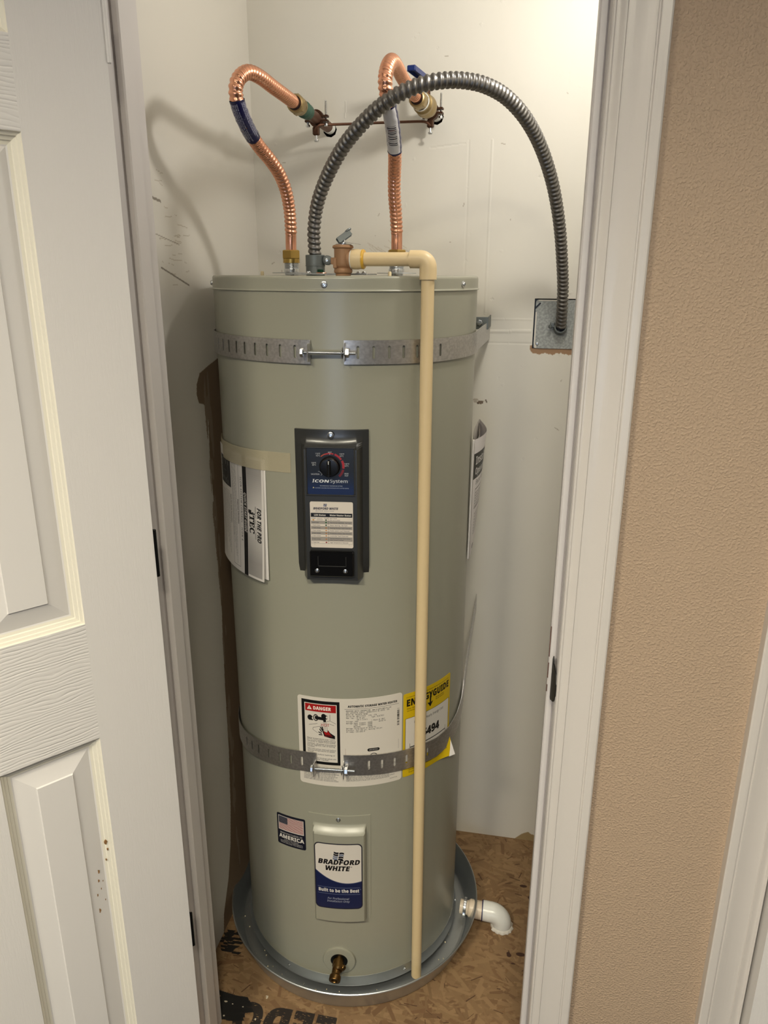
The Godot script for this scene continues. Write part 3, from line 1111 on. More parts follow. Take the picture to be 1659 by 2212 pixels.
func build_doors() -> void:
	var d := six_panel_door("door_1", "open white six-panel door at the left, chipped low on its moulding", 0.61, Vector3(-0.2024, 0.010, 0.4965), deg_to_rad(128))
	# hinges: leaf on the door's edge, leaf on the jamb and the knuckle between
	for y in [0.395, 1.115, 1.80]:
		var b := MB.new()
		b.box(Vector3(0.0016, 0.076, 0.028), Vector3(0.0012, y, 0.021), 0.0004)
		b.box(Vector3(0.0052, 0.076, 0.0040), Vector3(0.0026, y, 0.0345), 0.0012)
		var k := obj("hinge", b.commit(), M.gloss_black if y < 1.5 else M.door_paint, d)
		b = MB.new()
		b.lathe([Vector2(0, y - 0.040), Vector2(0.004, y - 0.039), Vector2(0.0048, y - 0.038), Vector2(0.0048, y + 0.038), Vector2(0.004, y + 0.039), Vector2(0, y + 0.040)], 14, Transform3D(Basis(), Vector3(0.001, 0, -0.002)))
		obj("knuckle", b.commit(), M.gloss_black, k)
	# chips in the paint of the lower panel's moulding
	mat("chip", Color(0.52, 0.38, 0.22), 0.8)
	var r := RandomNumberGenerator.new()
	r.seed = 4
	for s in [[0.1235, 0.655, 0.004], [0.122, 0.640, 0.0022], [0.126, 0.622, 0.0018], [0.140, 0.605, 0.004], [0.142, 0.588, 0.003], [0.139, 0.571, 0.0022], [0.1345, 0.583, 0.0016], [0.1345, 0.545, 0.0018], [0.1465, 0.563, 0.0028], [0.1465, 0.532, 0.0036]]:
		var depth := 0.0265
		if s[0] > 0.1335:
			depth = 0.035 - 0.0110 + (s[0] - 0.1335) / 0.0275 * 0.0068
		elif s[0] < 0.1265:
			depth = 0.0283
		var b := MB.new()
		var p := PackedVector2Array()
		for k in 9:
			var a := TAU * k / 9.0
			p.append(Vector2(-s[0] + cos(a) * s[2] * r.randf_range(0.5, 1.0) * 0.7, s[1] + sin(a) * s[2] * r.randf_range(0.6, 1.3)))
		b.extrude(p, depth - 0.001, depth + 0.0010)
		obj("paint_chip", b.commit(), M.chip, d)
	six_panel_door("door_2", "closed white door at the lower right corner, mostly out of view", 0.752, Vector3(1.5085, 0.010, 0.4885), PI)


func build_lamps() -> void:
	# closet: a bare bulb in a white socket on the back wall, out of view to the right
	mat("porcelain", Color(0.88, 0.87, 0.85), 0.25)
	mat("bulb_glow", Color(1, 1, 1), 0.3, 0.0, {"emission_enabled": true, "emission": Color(1.0, 0.98, 0.94), "emission_energy_multiplier": 6.0})
	var t := thing("lamp_holder", "bare glowing bulb in a white socket on the closet's back wall", "lamp", Vector3(0.52, 2.09, BACK_Z))
	var b := MB.new()
	var xf := along(Vector3(0, 0, 1))
	b.lathe([Vector2(0, 0.0), Vector2(0.055, 0.0), Vector2(0.057, 0.008), Vector2(0.05, 0.02), Vector2(0.03, 0.03), Vector2(0.024, 0.06), Vector2(0.024, 0.075), Vector2(0.017, 0.078), Vector2(0, 0.078)], 32, xf)
	obj("socket", b.commit(), M.porcelain, t)
	b = MB.new()
	var pr := [Vector2(0.0, 0.076), Vector2(0.0135, 0.078), Vector2(0.0135, 0.110)]
	for k in 13:
		var a := PI * 0.16 + PI * 0.84 * k / 12.0
		pr.append(Vector2(0.03 * sin(a), 0.177 - 0.03 * cos(a) * 1.15))
	b.lathe(pr, 28, xf)
	obj("bulb", b.commit(60), M.bulb_glow, t)
	# and a bulb hanging on its cord from the ceiling
	t = thing("pendant_bulb", "glowing bulb hanging on a black cord from the closet ceiling", "lamp", Vector3(0.42, CEIL, 0.20))
	b = MB.new()
	b.lathe([Vector2(0.04, 0.0), Vector2(0.042, -0.012), Vector2(0.02, -0.02), Vector2(0.003, -0.022), Vector2(0.003, -0.36), Vector2(0.016, -0.365), Vector2(0.018, -0.372), Vector2(0.018, -0.405), Vector2(0.0, -0.405)], 20)
	for k in range(0, b.i.size(), 3):
		var w2 := b.i[k + 1]
		b.i[k + 1] = b.i[k + 2]
		b.i[k + 2] = w2
	obj("cord", b.commit(), M.gloss_black, t)
	b = MB.new()
	pr = []
	for k in 15:
		var a := PI * k / 16.0
		pr.append(Vector2(0.031 * sin(a), -0.455 - 0.031 * cos(a) * 1.1))
	pr.append(Vector2(0.013, -0.418))
	pr.append(Vector2(0.013, -0.404))
	b.lathe(pr, 28)
	obj("bulb", b.commit(60), M.bulb_glow, t)
	# hall: a square ceiling panel and a window, both behind the camera
	mat("panel_glow", Color(1, 1, 1), 0.4, 0.0, {"emission_enabled": true, "emission": Color(1.0, 0.965, 0.85), "emission_energy_multiplier": 3.0})
	for c in [[-0.45, 2.25, "left"], [0.5, 2.1, "right"]]:
		t = thing("ceiling_light", "square recessed ceiling light in the hall, on the %s behind the viewer" % c[2], "lamp", Vector3(c[0], CEIL, c[1]), "recessed hall lights")
		b = MB.new()
		for q in [[0.225, 0, 0.03, 0.48], [-0.225, 0, 0.03, 0.48], [0, 0.225, 0.42, 0.03], [0, -0.225, 0.42, 0.03]]:
			b.box(Vector3(q[2], 0.006, q[3]), Vector3(q[0], -0.003, q[1]), 0.001)
		obj("frame", b.commit(), M.porcelain, t)
		b = MB.new()
		b.box(Vector3(0.41, 0.006, 0.41), Vector3(0, 0.120, 0), 0.001)
		obj("diffuser", b.commit(), M.panel_glow, t)
	mat("day_glow", Color(1, 1, 1), 0.4, 0.0, {"emission_enabled": true, "emission": Color(0.8, 0.88, 1.0), "emission_energy_multiplier": 1.2})
	var w := Node3D.new()
	w.name = "window_1"
	add_child(w)
	w.position = Vector3(0.25, 1.0, 4.5)
	w.set_meta("kind", "structure")
	b = MB.new()
	for s in [[Vector3(1.12, 0.06, 0.03), Vector3(0, 0.48, -0.015)], [Vector3(1.12, 0.06, 0.03), Vector3(0, -0.48, -0.015)], [Vector3(0.06, 0.9, 0.03), Vector3(-0.53, 0, -0.015)], [Vector3(0.06, 0.9, 0.03), Vector3(0.53, 0, -0.015)]]:
		b.box(s[0], s[1], 0.003)
	obj("window_frame", b.commit(), M.trim_paint, w)
	b = MB.new()
	b.box(Vector3(1.0, 0.9, 0.004), Vector3(0, 0, -0.003))
	obj("pane", b.commit(), M.day_glow, w)


# ---------------------------------------------------------------- drain pan, heater
const PAN := Vector3(0.0086, 0.0, 0.0162)

func build_pan() -> void:
	var t := thing("drain_pan", "round galvanised drain pan under the water heater", "drain pan", PAN)
	var b := MB.new()
	b.lathe([Vector2(0, 0.0012), Vector2(0.270, 0.0012), Vector2(0.2770, 0.0018), Vector2(0.2808, 0.0045), Vector2(0.2822, 0.010), Vector2(0.2995, 0.0605), Vector2(0.3005, 0.0628), Vector2(0.3022, 0.0640), Vector2(0.3040, 0.0630), Vector2(0.3045, 0.0612), Vector2(0.3036, 0.0592), Vector2(0.3015, 0.0590), Vector2(0.3006, 0.0602), Vector2(0.2835, 0.0105), Vector2(0.2818, 0.004), Vector2(0.2785, 0.0006), Vector2(0.270, 0.0002), Vector2(0, 0.0002)].map(func(p): return p), 160)
	# the profile above runs inside first, so turn it inside out
	for k in range(0, b.i.size(), 3):
		var s := b.i[k + 1]
		b.i[k + 1] = b.i[k + 2]
		b.i[k + 2] = s
	obj("pan", b.commit(50), M.pan_steel, t)
	# fitting through the pan's wall: adapter stub inside, ring nut, outer collar
	var at := Vector3(0.291, 0.036, 0.008) - PAN
	var xf := along(Vector3(1, -0.02, 0.05), at)
	b = MB.new()
	b.lathe([Vector2(0.0135, -0.019), Vector2(0.0165, -0.019), Vector2(0.0168, -0.018), Vector2(0.0168, 0.0), Vector2(0.0205, 0.004), Vector2(0.0212, 0.006), Vector2(0.0212, 0.036)], 32, xf)
	b.lathe([Vector2(0.0, -0.012), Vector2(0.0135, -0.012), Vector2(0.0135, -0.019)], 32, xf)
	obj("drain_adapter", b.commit(), M.pvc_aged, t)
	b = MB.new()
	var rows := []
	for e in [[0.0168, -0.0105], [0.0205, -0.0105], [0.0215, -0.0095], [0.0215, -0.004], [0.0205, -0.003], [0.0168, -0.003]]:
		var row := PackedVector3Array()
		for k in 49:
			var a := TAU * (k % 48) / 48.0
			var r: float = e[0] + (0.0012 if (k % 48) / 3 % 2 == 0 and e[0] > 0.02 else 0.0)
			row.append(xf * Vector3(r * sin(a), e[1], r * cos(a)))
		rows.append(row)
	b.grid(rows)
	obj("ring_nut", b.commit(20), M.zinc, t)
	# white elbow down into the floor
	t = thing("drain_elbow", "white plastic drain elbow going into the floor beside the pan", "pipe", Vector3(0.327, 0.0, 0.009))
	b = MB.new()
	var path := PackedVector3Array()
	var y := 0.0355
	path.append(Vector3(0.0, y, 0.0))
	path.append(Vector3(0.006, y, 0.0))
	path.append(Vector3(0.018, y, 0.0008))
	for k in 13:
		var a := PI / 2 * k / 12.0
		path.append(Vector3(0.022 + 0.026 * sin(a), y - 0.026 + 0.026 * cos(a), 0.001 + 0.003 * k / 12.0))
	path.append(Vector3(0.048, -0.004, 0.004))
	var rad := PackedFloat32Array()
	for k in path.size():
		rad.append(0.0236 if k > 0 else 0.0228)
	b.sweep(path, rad, 36, false)
	b.lathe([Vector2(0.012, 0.0), Vector2(0.0228, 0.0)], 36, along(Vector3(1, 0, 0), Vector3(0.0, y, 0)))
	obj("elbow", b.commit(40), M.pvc_white, t)
	b = MB.new()
	b.lathe([Vector2(0.0225, -0.0012), Vector2(0.0241, -0.0012), Vector2(0.0241, 0.0012), Vector2(0.0225, 0.0012)], 36, along(Vector3(1, 0, 0), Vector3(0.0, y, 0)))
	obj("ink_ring", b.commit(), M.ink_blue, t)
	b = MB.new()
	var r := RandomNumberGenerator.new()
	r.seed = 3
	rows = []
	var jag := []
	for k in 40:
		jag.append(r.randf_range(-0.0015, 0.003))
	for e in [[0.0262, -0.001, 1.0], [0.0270, 0.002, 1.0], [0.0255, 0.0065, 0.5], [0.0236, 0.0085, 0.3]]:
		var row := PackedVector3Array()
		for k in 41:
			var a := TAU * (k % 40) / 40.0
			var rr: float = e[0] + jag[k % 40] * e[2]
			row.append(Vector3(0.048 + rr * sin(a), e[1] + jag[k % 40] * 0.5 * e[2], 0.004 + rr * cos(a)))
		rows.append(row)
	b.grid(rows)
	obj("caulk_ring", b.commit(50), M.caulk, t)


var heater: Node3D

func build_heater() -> void:
	heater = thing("water_heater", "tall grey-green cylindrical water heater standing in the drain pan", "water heater")
	var b := MB.new()
	b.lathe([Vector2(TANK_R - 0.004, 0.0375), Vector2(TANK_R, 0.0375), Vector2(TANK_R, 0.30), Vector2(TANK_R, 0.80), Vector2(TANK_R, 1.20), Vector2(TANK_R, 1.4985), Vector2(TANK_R - 0.004, 1.4985)], 192)
	obj("jacket", b.commit(30), M.tank_paint, heater)
	b = MB.new()
	b.lathe([Vector2(TANK_R - 0.003, 1.4972), Vector2(TANK_R + 0.0020, 1.4970), Vector2(TANK_R + 0.0032, 1.4978), Vector2(TANK_R + 0.0030, 1.4990), Vector2(TANK_R + 0.0014, 1.5004), Vector2(TANK_R + 0.0010, 1.503), Vector2(TANK_R + 0.0010, 1.5165), Vector2(TANK_R + 0.0004, 1.5195), Vector2(TANK_R - 0.0012, 1.5214), Vector2(TANK_R - 0.0036, 1.522), Vector2(TANK_R - 0.012, 1.5216), Vector2(0.0, 1.5216)], 192)
	obj("lid", b.commit(40), M.tank_paint, heater)
	for a in [-66.8, 5.3, 67.5, 139.0, -139.0]:
		screw("lid_screw", heater, on_tank(a, 1.5085, TANK_R + 0.0012), 0.0040)
	b = MB.new()
	b.lathe([Vector2(TANK_R - 0.006, 0.0155), Vector2(TANK_R + 0.0040, 0.0152), Vector2(TANK_R + 0.0058, 0.0160), Vector2(TANK_R + 0.0060, 0.0180), Vector2(TANK_R + 0.0012, 0.0365), Vector2(TANK_R + 0.0006, 0.0375), Vector2(TANK_R - 0.002, 0.0378)], 192)
	var ring := obj("base_ring", b.commit(40), M.pan_steel, heater)
	for a in [-83.0, -21.5, 39.8, 94.0, 155.0, -145.0]:
		screw("ring_screw", ring, on_tank(a, 0.0285, TANK_R + 0.0034), 0.0026)
	b = MB.new()
	b.lathe([Vector2(0, 0.0013), Vector2(0.236, 0.0013), Vector2(0.2375, 0.003), Vector2(0.2375, 0.016), Vector2(0.0, 0.016)], 96)
	obj("bottom", b.commit(), M.black, heater)

	# things on the top: nipples with their loose rosettes, cover plate, ground screw, plugs
	for x in [-0.1102, 0.0990]:
		b = MB.new()
		var pr := [Vector2(0.0, 1.5216), Vector2(0.0128, 1.5216), Vector2(0.0128, 1.5285), Vector2(0.0150, 1.5287), Vector2(0.0150, 1.5335), Vector2(0.0146, 1.5345)]
		for k in 5:
			var yy := 1.5355 + 0.0022 * k
			pr.append_array([Vector2(0.0132, yy), Vector2(0.0143, yy + 0.0008), Vector2(0.0143, yy + 0.0012)])
		pr.append(Vector2(0.0132, 1.548))
		b.lathe(pr, 28, Transform3D(Basis(), Vector3(x, 0, 0)))
		obj("nipple", b.commit(30), M.zinc, heater)
		b = MB.new()
		b.lathe([Vector2(0.0132, 1.5276), Vector2(0.0375, 1.5270), Vector2(0.0380, 1.5264), Vector2(0.0375, 1.5260), Vector2(0.0132, 1.5264)], 40, Transform3D(Basis(), Vector3(x, 0, 0)))
		obj("rosette", b.commit(), M.galvanised, heater)
		b = MB.new()
		b.lathe([Vector2(0.0032, 1.5216), Vector2(0.0034, 1.527), Vector2(0.0026, 1.5292), Vector2(0.0, 1.5297)], 14, Transform3D(Basis(), Vector3(x - 0.045 + (0.04 if x > 0 else 0.0), 0, 0.045)))
		obj("plug", b.commit(50), M.cream_plug, heater)
	b = MB.new()
	b.box(Vector3(0.146, 0.0022, 0.088), Vector3(0.004, 1.5246, 0.1265), 0.0006)
	var plate := obj("cover_plate", b.commit(), M.galvanised, heater)
	for s in [Vector3(-0.028, 1.5257, 0.164), Vector3(0.058, 1.5257, 0.150), Vector3(0.07, 1.5257, 0.162)]:
		screw("plate_screw", plate, Transform3D(Basis(Vector3(1, 0, 0), Vector3(0, 0, -1), Vector3(0, 1, 0)), s), 0.0036)
	b = MB.new()
	b.lathe([Vector2(0.009, 1.5257), Vector2(0.0095, 1.5262), Vector2(0.009, 1.5272), Vector2(0.004, 1.5272)], 24, Transform3D(Basis(), Vector3(-0.0157, 0, 0.125)))
	obj("copper_washer", b.commit(), M.copper, plate)
	b = MB.new()
	hex_nut(b, 0.0062, 1.5272, 1.5325, 0.0, Transform3D(Basis(), Vector3(-0.0175, 0, 0.125)))
	obj("ground_screw", b.commit(), M.green_screw, plate)

	# lower access cover
	var ap := 7.25
	var hw := 12.6
	b = MB.new()
	var E := 0.02
	var angs := [-14.6, -14.6 + E, -hw - 0.3, -hw, -hw + 0.35, -hw + 0.9, -hw + 1.6]
	for k in range(1, 12):
		angs.append(-hw + 1.6 + (2 * hw - 3.2) * k / 12.0)
	angs.append_array([hw - 1.6, hw - 0.9, hw - 0.35, hw, hw + 0.3, 14.6 - E, 14.6])
	var ys := [0.1995, 0.1998, 0.2020, 0.2040, 0.2080]
	for k in range(1, 6):
		ys.append(0.208 + 0.214 * k / 6.0)
	ys.append_array([0.4290, 0.4330, 0.4370, 0.4410, 0.4450, 0.4470, 0.4485, 0.4677, 0.4680])
	var smooth := func(x: float) -> float:
		x = clampf(x, 0, 1)
		return x * x * (3 - 2 * x)
	tank_relief(b, angs.map(func(a): return a + ap), ys, func(a: float, y: float) -> float:
		var d := absf(a - ap)
		if d >= 14.599 or y <= 0.19951 or y >= 0.46799:
			return TANK_R - 0.001
		var side: float = smooth.call((hw - d) / 1.3)
		var top: float = smooth.call((0.4475 - y) / 0.020)
		var low: float = smooth.call((y - 0.1995) / 0.006)
		return TANK_R + 0.0016 + 0.0140 * minf(side, minf(top, low)))
	var cover := obj("access_cover", b.commit(26), M.tank_paint, heater)
	screw("cover_screw", cover, on_tank(6.9, 0.4580, TANK_R + 0.0016), 0.0034)

	# drain valve: dished rosette and brass cock pointing down and out
	b = MB.new()
	var xf := on_tank(6.1, 0.0850, TANK_R - 0.0015)
	var o := Transform3D(Basis(xf.basis.x, xf.basis.z, -xf.basis.y), xf.origin)
	b.lathe([Vector2(0.0355, -0.001), Vector2(0.0362, 0.0030), Vector2(0.0350, 0.0052), Vector2(0.0325, 0.0058), Vector2(0.0205, 0.0062), Vector2(0.0190, 0.0054), Vector2(0.0185, 0.0035)], 48, o)
	var esc := obj("drain_rosette", b.commit(40), M.tank_paint, heater)
	b = MB.new()
	b.lathe([Vector2(0.0186, 0.0046), Vector2(0.0, 0.0042)], 32, o)
	obj("rosette_opening", b.commit(), M.black, esc)
	b = MB.new()
	var d1 := (xf.basis * Vector3(0.0, -0.15, 1)).normalized()
	b.lathe([Vector2(0.0, 0.0), Vector2(0.0108, 0.0), Vector2(0.0108, 0.016), Vector2(0.0122, 0.018), Vector2(0.0122, 0.026), Vector2(0.009, 0.029), Vector2(0.0, 0.029)], 24, along(d1, xf.origin + Vector3(0, 0.002, 0)))
	var d2 := (xf.basis * Vector3(-0.09, -0.30, 0.95)).normalized()
	var from := xf * Vector3(-0.0012, 0.001, 0.006)
	b.lathe([Vector2(0.0, 0.0), Vector2(0.0118, 0.0), Vector2(0.0118, 0.012), Vector2(0.0098, 0.015), Vector2(0.0098, 0.028), Vector2(0.0108, 0.030), Vector2(0.0122, 0.031), Vector2(0.0126, 0.033), Vector2(0.0126, 0.0405), Vector2(0.0120, 0.0418), Vector2(0.0076, 0.0418), Vector2(0.0066, 0.040), Vector2(0.0066, 0.022), Vector2(0.0, 0.022)], 28, along(d2, from))
	b.lathe([Vector2(0.0, 0.0), Vector2(0.0062, 0.0), Vector2(0.0062, 0.010), Vector2(0.0048, 0.012), Vector2(0.0, 0.012)], 18, along((xf.basis * Vector3(0.75, 0.15, 0.7)).normalized(), xf * Vector3(0.005, 0.0, 0.016)))
	obj("drain_valve", b.commit(38), M.drain_brass, heater)


# ---------------------------------------------------------------- thermostat cover
func build_controls() -> void:
	var ac := 6.95
	var R := TANK_R
	var F := 0.0190                       # how far the flat middle stands off the jacket
	var mid := 9.5                        # half angle of the flat middle
	var shell := func(a: float) -> float: return (R + F) / cos(deg_to_rad(a))
	var b := MB.new()
	var E := 0.02
	# middle with its sloping sides, from the lower edge to the hood at the top
	var half := [0.0, 2.5, 5.0, 7.5, mid - 0.25, mid, mid + 0.12, mid + 0.3, 12.0, 12.25, 12.5, 14.5 - E, 14.5]
	var angs := []
	for k in range(half.size() - 1, 0, -1):
		angs.append(-half[k])
	angs.append_array(half)
	var ys := [0.9968, 0.9970, 1.0, 1.02, 1.05, 1.10, 1.15, 1.20, 1.238, 1.2410, 1.2440, 1.2475, 1.2520, 1.2570, 1.2620, 1.2655, 1.2695, 1.2698]
	tank_relief(b, angs.map(func(a): return a + ac), ys, func(a: float, y: float) -> float:
		var d := absf(a - ac)
		if d >= 14.499 or y <= 0.99681 or y >= 1.26979:
			return R - 0.001
		if d > 12.2 and y < 1.0095:
			return R - 0.001
		var lip := R + 0.0050
		var up := clampf((1.2600 - y) / 0.021, 0.0, 1.0)
		up = 1.0 - sqrt(maxf(0.0, 1.0 - up * up)) if up < 1.0 else 1.0
		var top: float = lerpf(lip, shell.call(minf(d, mid)), up)
		var side: float = shell.call(d) if d <= mid else lerpf(shell.call(mid), lip, clampf((d - mid) / 2.5, 0, 1))
		return minf(side, top) if d <= 12.2 else lip)
	# the outer strips end higher than the middle
	var cover := obj("thermostat_cover", b.commit(28), M.dark_plastic, heater)
	cover.set_meta("label", "dark grey thermostat cover with dial and status table")
	var base := on_tank(ac, 0, R + F)     # x across, y up, z out, origin on the flat's middle line
	# raised rim of the dial plate
	b = MB.new()
	var pw := 0.0405
	var y0 := 1.1585
	var y1 := 1.2405
	for s in [[Vector3(0, y1 + 0.0012, 0.001), Vector3(pw * 2 + 0.006, 0.0024, 0.004)], [Vector3(0, y0 - 0.0012, 0.001), Vector3(pw * 2 + 0.006, 0.0024, 0.004)], [Vector3(-pw - 0.0012, (y0 + y1) / 2, 0.001), Vector3(0.0024, y1 - y0, 0.004)], [Vector3(pw + 0.0012, (y0 + y1) / 2, 0.001), Vector3(0.0024, y1 - y0, 0.004)]]:
		b.box(s[1], s[0], 0.0009, base)
	obj("dial_rim", b.commit(), M.dark_plastic, cover)
	b = MB.new()
	flat_sheet(b, base, -pw, pw, y0, y1, 0.0011, 0.003)
	mat("dial_print", Color(1, 1, 1), 0.3, 0.0, {"albedo_texture": dial_print()})
	var plate := obj("dial_plate", b.commit(), M.dial_print, cover)
	plate.set_meta("label", "black and blue temperature dial plate")
	# knob
	b = MB.new()
	var k := Transform3D(Basis(base.basis.x, base.basis.z, -base.basis.y), base * Vector3(-0.0006, 1.2090, 0.0012))
	b.lathe([Vector2(0.0182, 0.0), Vector2(0.0182, 0.0020), Vector2(0.0172, 0.0030), Vector2(0.0166, 0.0105), Vector2(0.0150, 0.0124), Vector2(0.0, 0.0128)], 40, k)
	var knob := obj("knob", b.commit(), M.gloss_black, cover)
	b = MB.new()
	b.box(Vector3(0.0062, 0.028, 0.0070), Vector3(-0.0006, 1.2090, 0.0158), 0.0022, base)
	obj("grip", b.commit(), M.gloss_black, knob)
	b = MB.new()
	b.box(Vector3(0.0012, 0.0055, 0.0006), Vector3(-0.0006, 1.2195, 0.0194), 0.0, base)
	obj("pointer", b.commit(), M.white_tape, knob)
	# status table
	b = MB.new()
	flat_sheet(b, base, -0.0375, 0.0385, 1.0595, 1.1450, 0.0006, 0.003)
	mat("table_print", Color(1, 1, 1), 0.45, 0.0, {"albedo_texture": table_print()})
	plate = obj("status_label", b.commit(), M.table_print, cover)
	plate.set_meta("label", "white status table")
	# small cover at the foot, black, with its window and two screws
	b = MB.new()
	b.box(Vector3(0.0790, 0.0490, 0.0100), Vector3(0.0002, 1.0305, 0.0035), 0.0022, base)
	var lid := obj("lower_cover", b.commit(), M.gloss_black, cover)
	lid.set_meta("label", "glossy black lower cover")
	b = MB.new()
	b.box(Vector3(0.049, 0.0012, 0.0022), Vector3(0.001, 1.0272, 0.0088), 0.0004, base)
	b.box(Vector3(0.0012, 0.0180, 0.0022), Vector3(-0.024, 1.0365, 0.0086), 0.0004, base)
	b.box(Vector3(0.0012, 0.0180, 0.0022), Vector3(0.026, 1.0365, 0.0086), 0.0004, base)
	obj("window_rim", b.commit(), M.dark_plastic, lid)
	for x in [-0.0262, 0.0245]:
		screw("screw", lid, Transform3D(base.basis, base * Vector3(x, 1.0180, 0.0085)), 0.0027)
	screw("top_screw", cover, on_tank(ac, 1.2610, R + 0.0085), 0.0042)


func flat_sheet(b: MB, xf: Transform3D, x0: float, x1: float, y0: float, y1: float, z: float, corner: float) -> void:
	var p := PackedVector2Array()
	for c in [[x1, y1, 0], [x0, y1, 1], [x0, y0, 2], [x1, y0, 3]]:
		var sx := -1.0 if c[0] == x1 else 1.0
		var sy := -1.0 if c[1] == y1 else 1.0
		for k in 7:
			var a: float = (c[2] + k / 6.0) * PI / 2
			p.append(Vector2(c[0] + sx * corner + corner * cos(a), c[1] + sy * corner + corner * sin(a)))
	var id := Geometry2D.triangulate_polygon(p)
	var k := b.v.size()
	for q in p:
		b.pt(xf * Vector3(q.x, q.y, z), Vector2((q.x - x0) / (x1 - x0), (y1 - q.y) / (y1 - y0)))
	var out := xf.basis.z
	for n in range(0, id.size(), 3):
		var A := b.v[k + id[n]]
		if (b.v[k + id[n + 1]] - A).cross(b.v[k + id[n + 2]] - A).dot(out) > 0.0:
			b.tri(k + id[n], k + id[n + 1], k + id[n + 2])
		else:
			b.tri(k + id[n], k + id[n + 2], k + id[n + 1])
	for n in p.size():
		var A := p[n]
		var B := p[(n + 1) % p.size()]
		b.q(xf * Vector3(A.x, A.y, z), xf * Vector3(B.x, B.y, z), xf * Vector3(B.x, B.y, z - 0.0008), xf * Vector3(A.x, A.y, z - 0.0008), xf.basis * Vector3(B.y - A.y, A.x - B.x, 0), Vector2(0.01, 0.01), Vector2(0.01, 0.01), Vector2(0.01, 0.01), Vector2(0.01, 0.01))


func maker_flag(k: Ink, x: float, y: float, s: float, dark: Color, light: Color) -> void:
	# little waving pennant of bars
	for r in 4:
		for c in 2:
			var x0 := x + s * (0.02 + 0.48 * c)
			var w := s * 0.42
			var yy := y + s * 0.21 * r
			var lift := -0.05 * s if c == 0 else 0.0
			var p := PackedVector2Array()
			for n in 7:
				var f := n / 6.0
				p.append(Vector2(x0 + w * f - r * s * 0.035, yy + lift + sin((f + c) * PI) * s * 0.05 - (0.06 * s * (1.0 - f) if c == 0 else 0.0)))
			for n in 7:
				var f := 1.0 - n / 6.0
				p.append(Vector2(x0 + w * f - r * s * 0.035, yy + s * 0.17 + lift + sin((f + c) * PI) * s * 0.05 - (0.06 * s * (1.0 - f) if c == 0 else 0.0)))
			k.poly(p, dark if (r < 2) == (c == 0) or r == 0 else light)


func dial_print() -> ImageTexture:
	var W := 640
	var H := 648
	var k := Ink.new(self, W, H, Color(0.025, 0.025, 0.03))
	for y in H:
		var f := clampf((float(y) / H - 0.38) / 0.5, 0, 1)
		k.img.fill_rect(Rect2i(0, y, W, 1), Color(0.02, 0.02, 0.022).lerp(Color(0.04, 0.125, 0.29), f))
	var white := Color(0.86, 0.86, 0.86)
	var cx := 316.0
	var cy := 250.0
	var red := Color(0.62, 0.09, 0.08)
	k.disc(cx, cy, 190, 190, Color(0.70, 0.28, 0.10), deg_to_rad(-132), deg_to_rad(-100), 0.93)
	k.disc(cx, cy, 190, 190, red, deg_to_rad(-112), deg_to_rad(-74), 0.90)
	k.disc(cx, cy, 195, 195, red, deg_to_rad(-69), deg_to_rad(-32), 0.86)
	k.disc(cx, cy, 200, 200, red, deg_to_rad(-27), deg_to_rad(8), 0.84)
	k.disc(cx, cy, 200, 200, Color(0.45, 0.05, 0.06), deg_to_rad(13), deg_to_rad(48), 0.84)
	var tx := {"align": 0.5}
	k.text("HOT", cx, 62, 26, white, tx)
	k.text("110°F", 150, 84, 27, white, tx)
	k.text("43°C", 155, 112, 27, white, tx)
	k.text("130°F", 478, 84, 27, white, tx)
	k.text("54°C", 478, 112, 27, white, tx)
	k.text("100°F", 92, 214, 27, white, tx)
	k.text("38°C", 98, 242, 27, white, tx)
	k.text("140°F", 545, 220, 27, white, tx)
	k.text("60°C", 545, 248, 27, white, tx)
	k.text("VACATION", 52, 372, 29, white, {"wide": 0.85})
	k.line(Vector2(150, 322), Vector2(172, 322), 3, white)
	k.line(Vector2(172, 322), Vector2(206, 360), 3, white)
	k.line(Vector2(206, 360), Vector2(190, 378), 3, white)
	k.text("VERY", 540, 358, 27, white, tx)
	k.text("HOT", 540, 386, 27, white, tx)
	k.disc(cx, 78, 5, 5, white)
	var w := k.text("I", 62, 478, 66, white, {"face": "Droid Serif", "bold": true, "slant": 0.22, "wide": 1.2})
	k.text("CON", 62 + w, 478, 54, white, {"face": "Droid Sans", "heavy": 0.6, "bold": true, "slant": 0.22, "fit": 205})
	k.text("System", 310, 478, 66, white, {"fit": 250})
	k.text("™", 566, 455, 16, white)
	k.text("▼ RECOMMENDED TEMPERATURE SETTING", 320, 532, 18, white, {"align": 0.5, "fit": 330})
	k.poly(PackedVector2Array([Vector2(70, 560), Vector2(82, 540), Vector2(94, 560)]), Color(0.8, 0.75, 0.55))
	k.text("CAUTION: SCALDING RISK INCREASES WITH HOTTER WATER", 104, 562, 17, white, {"fit": 466})
	return k.tex()


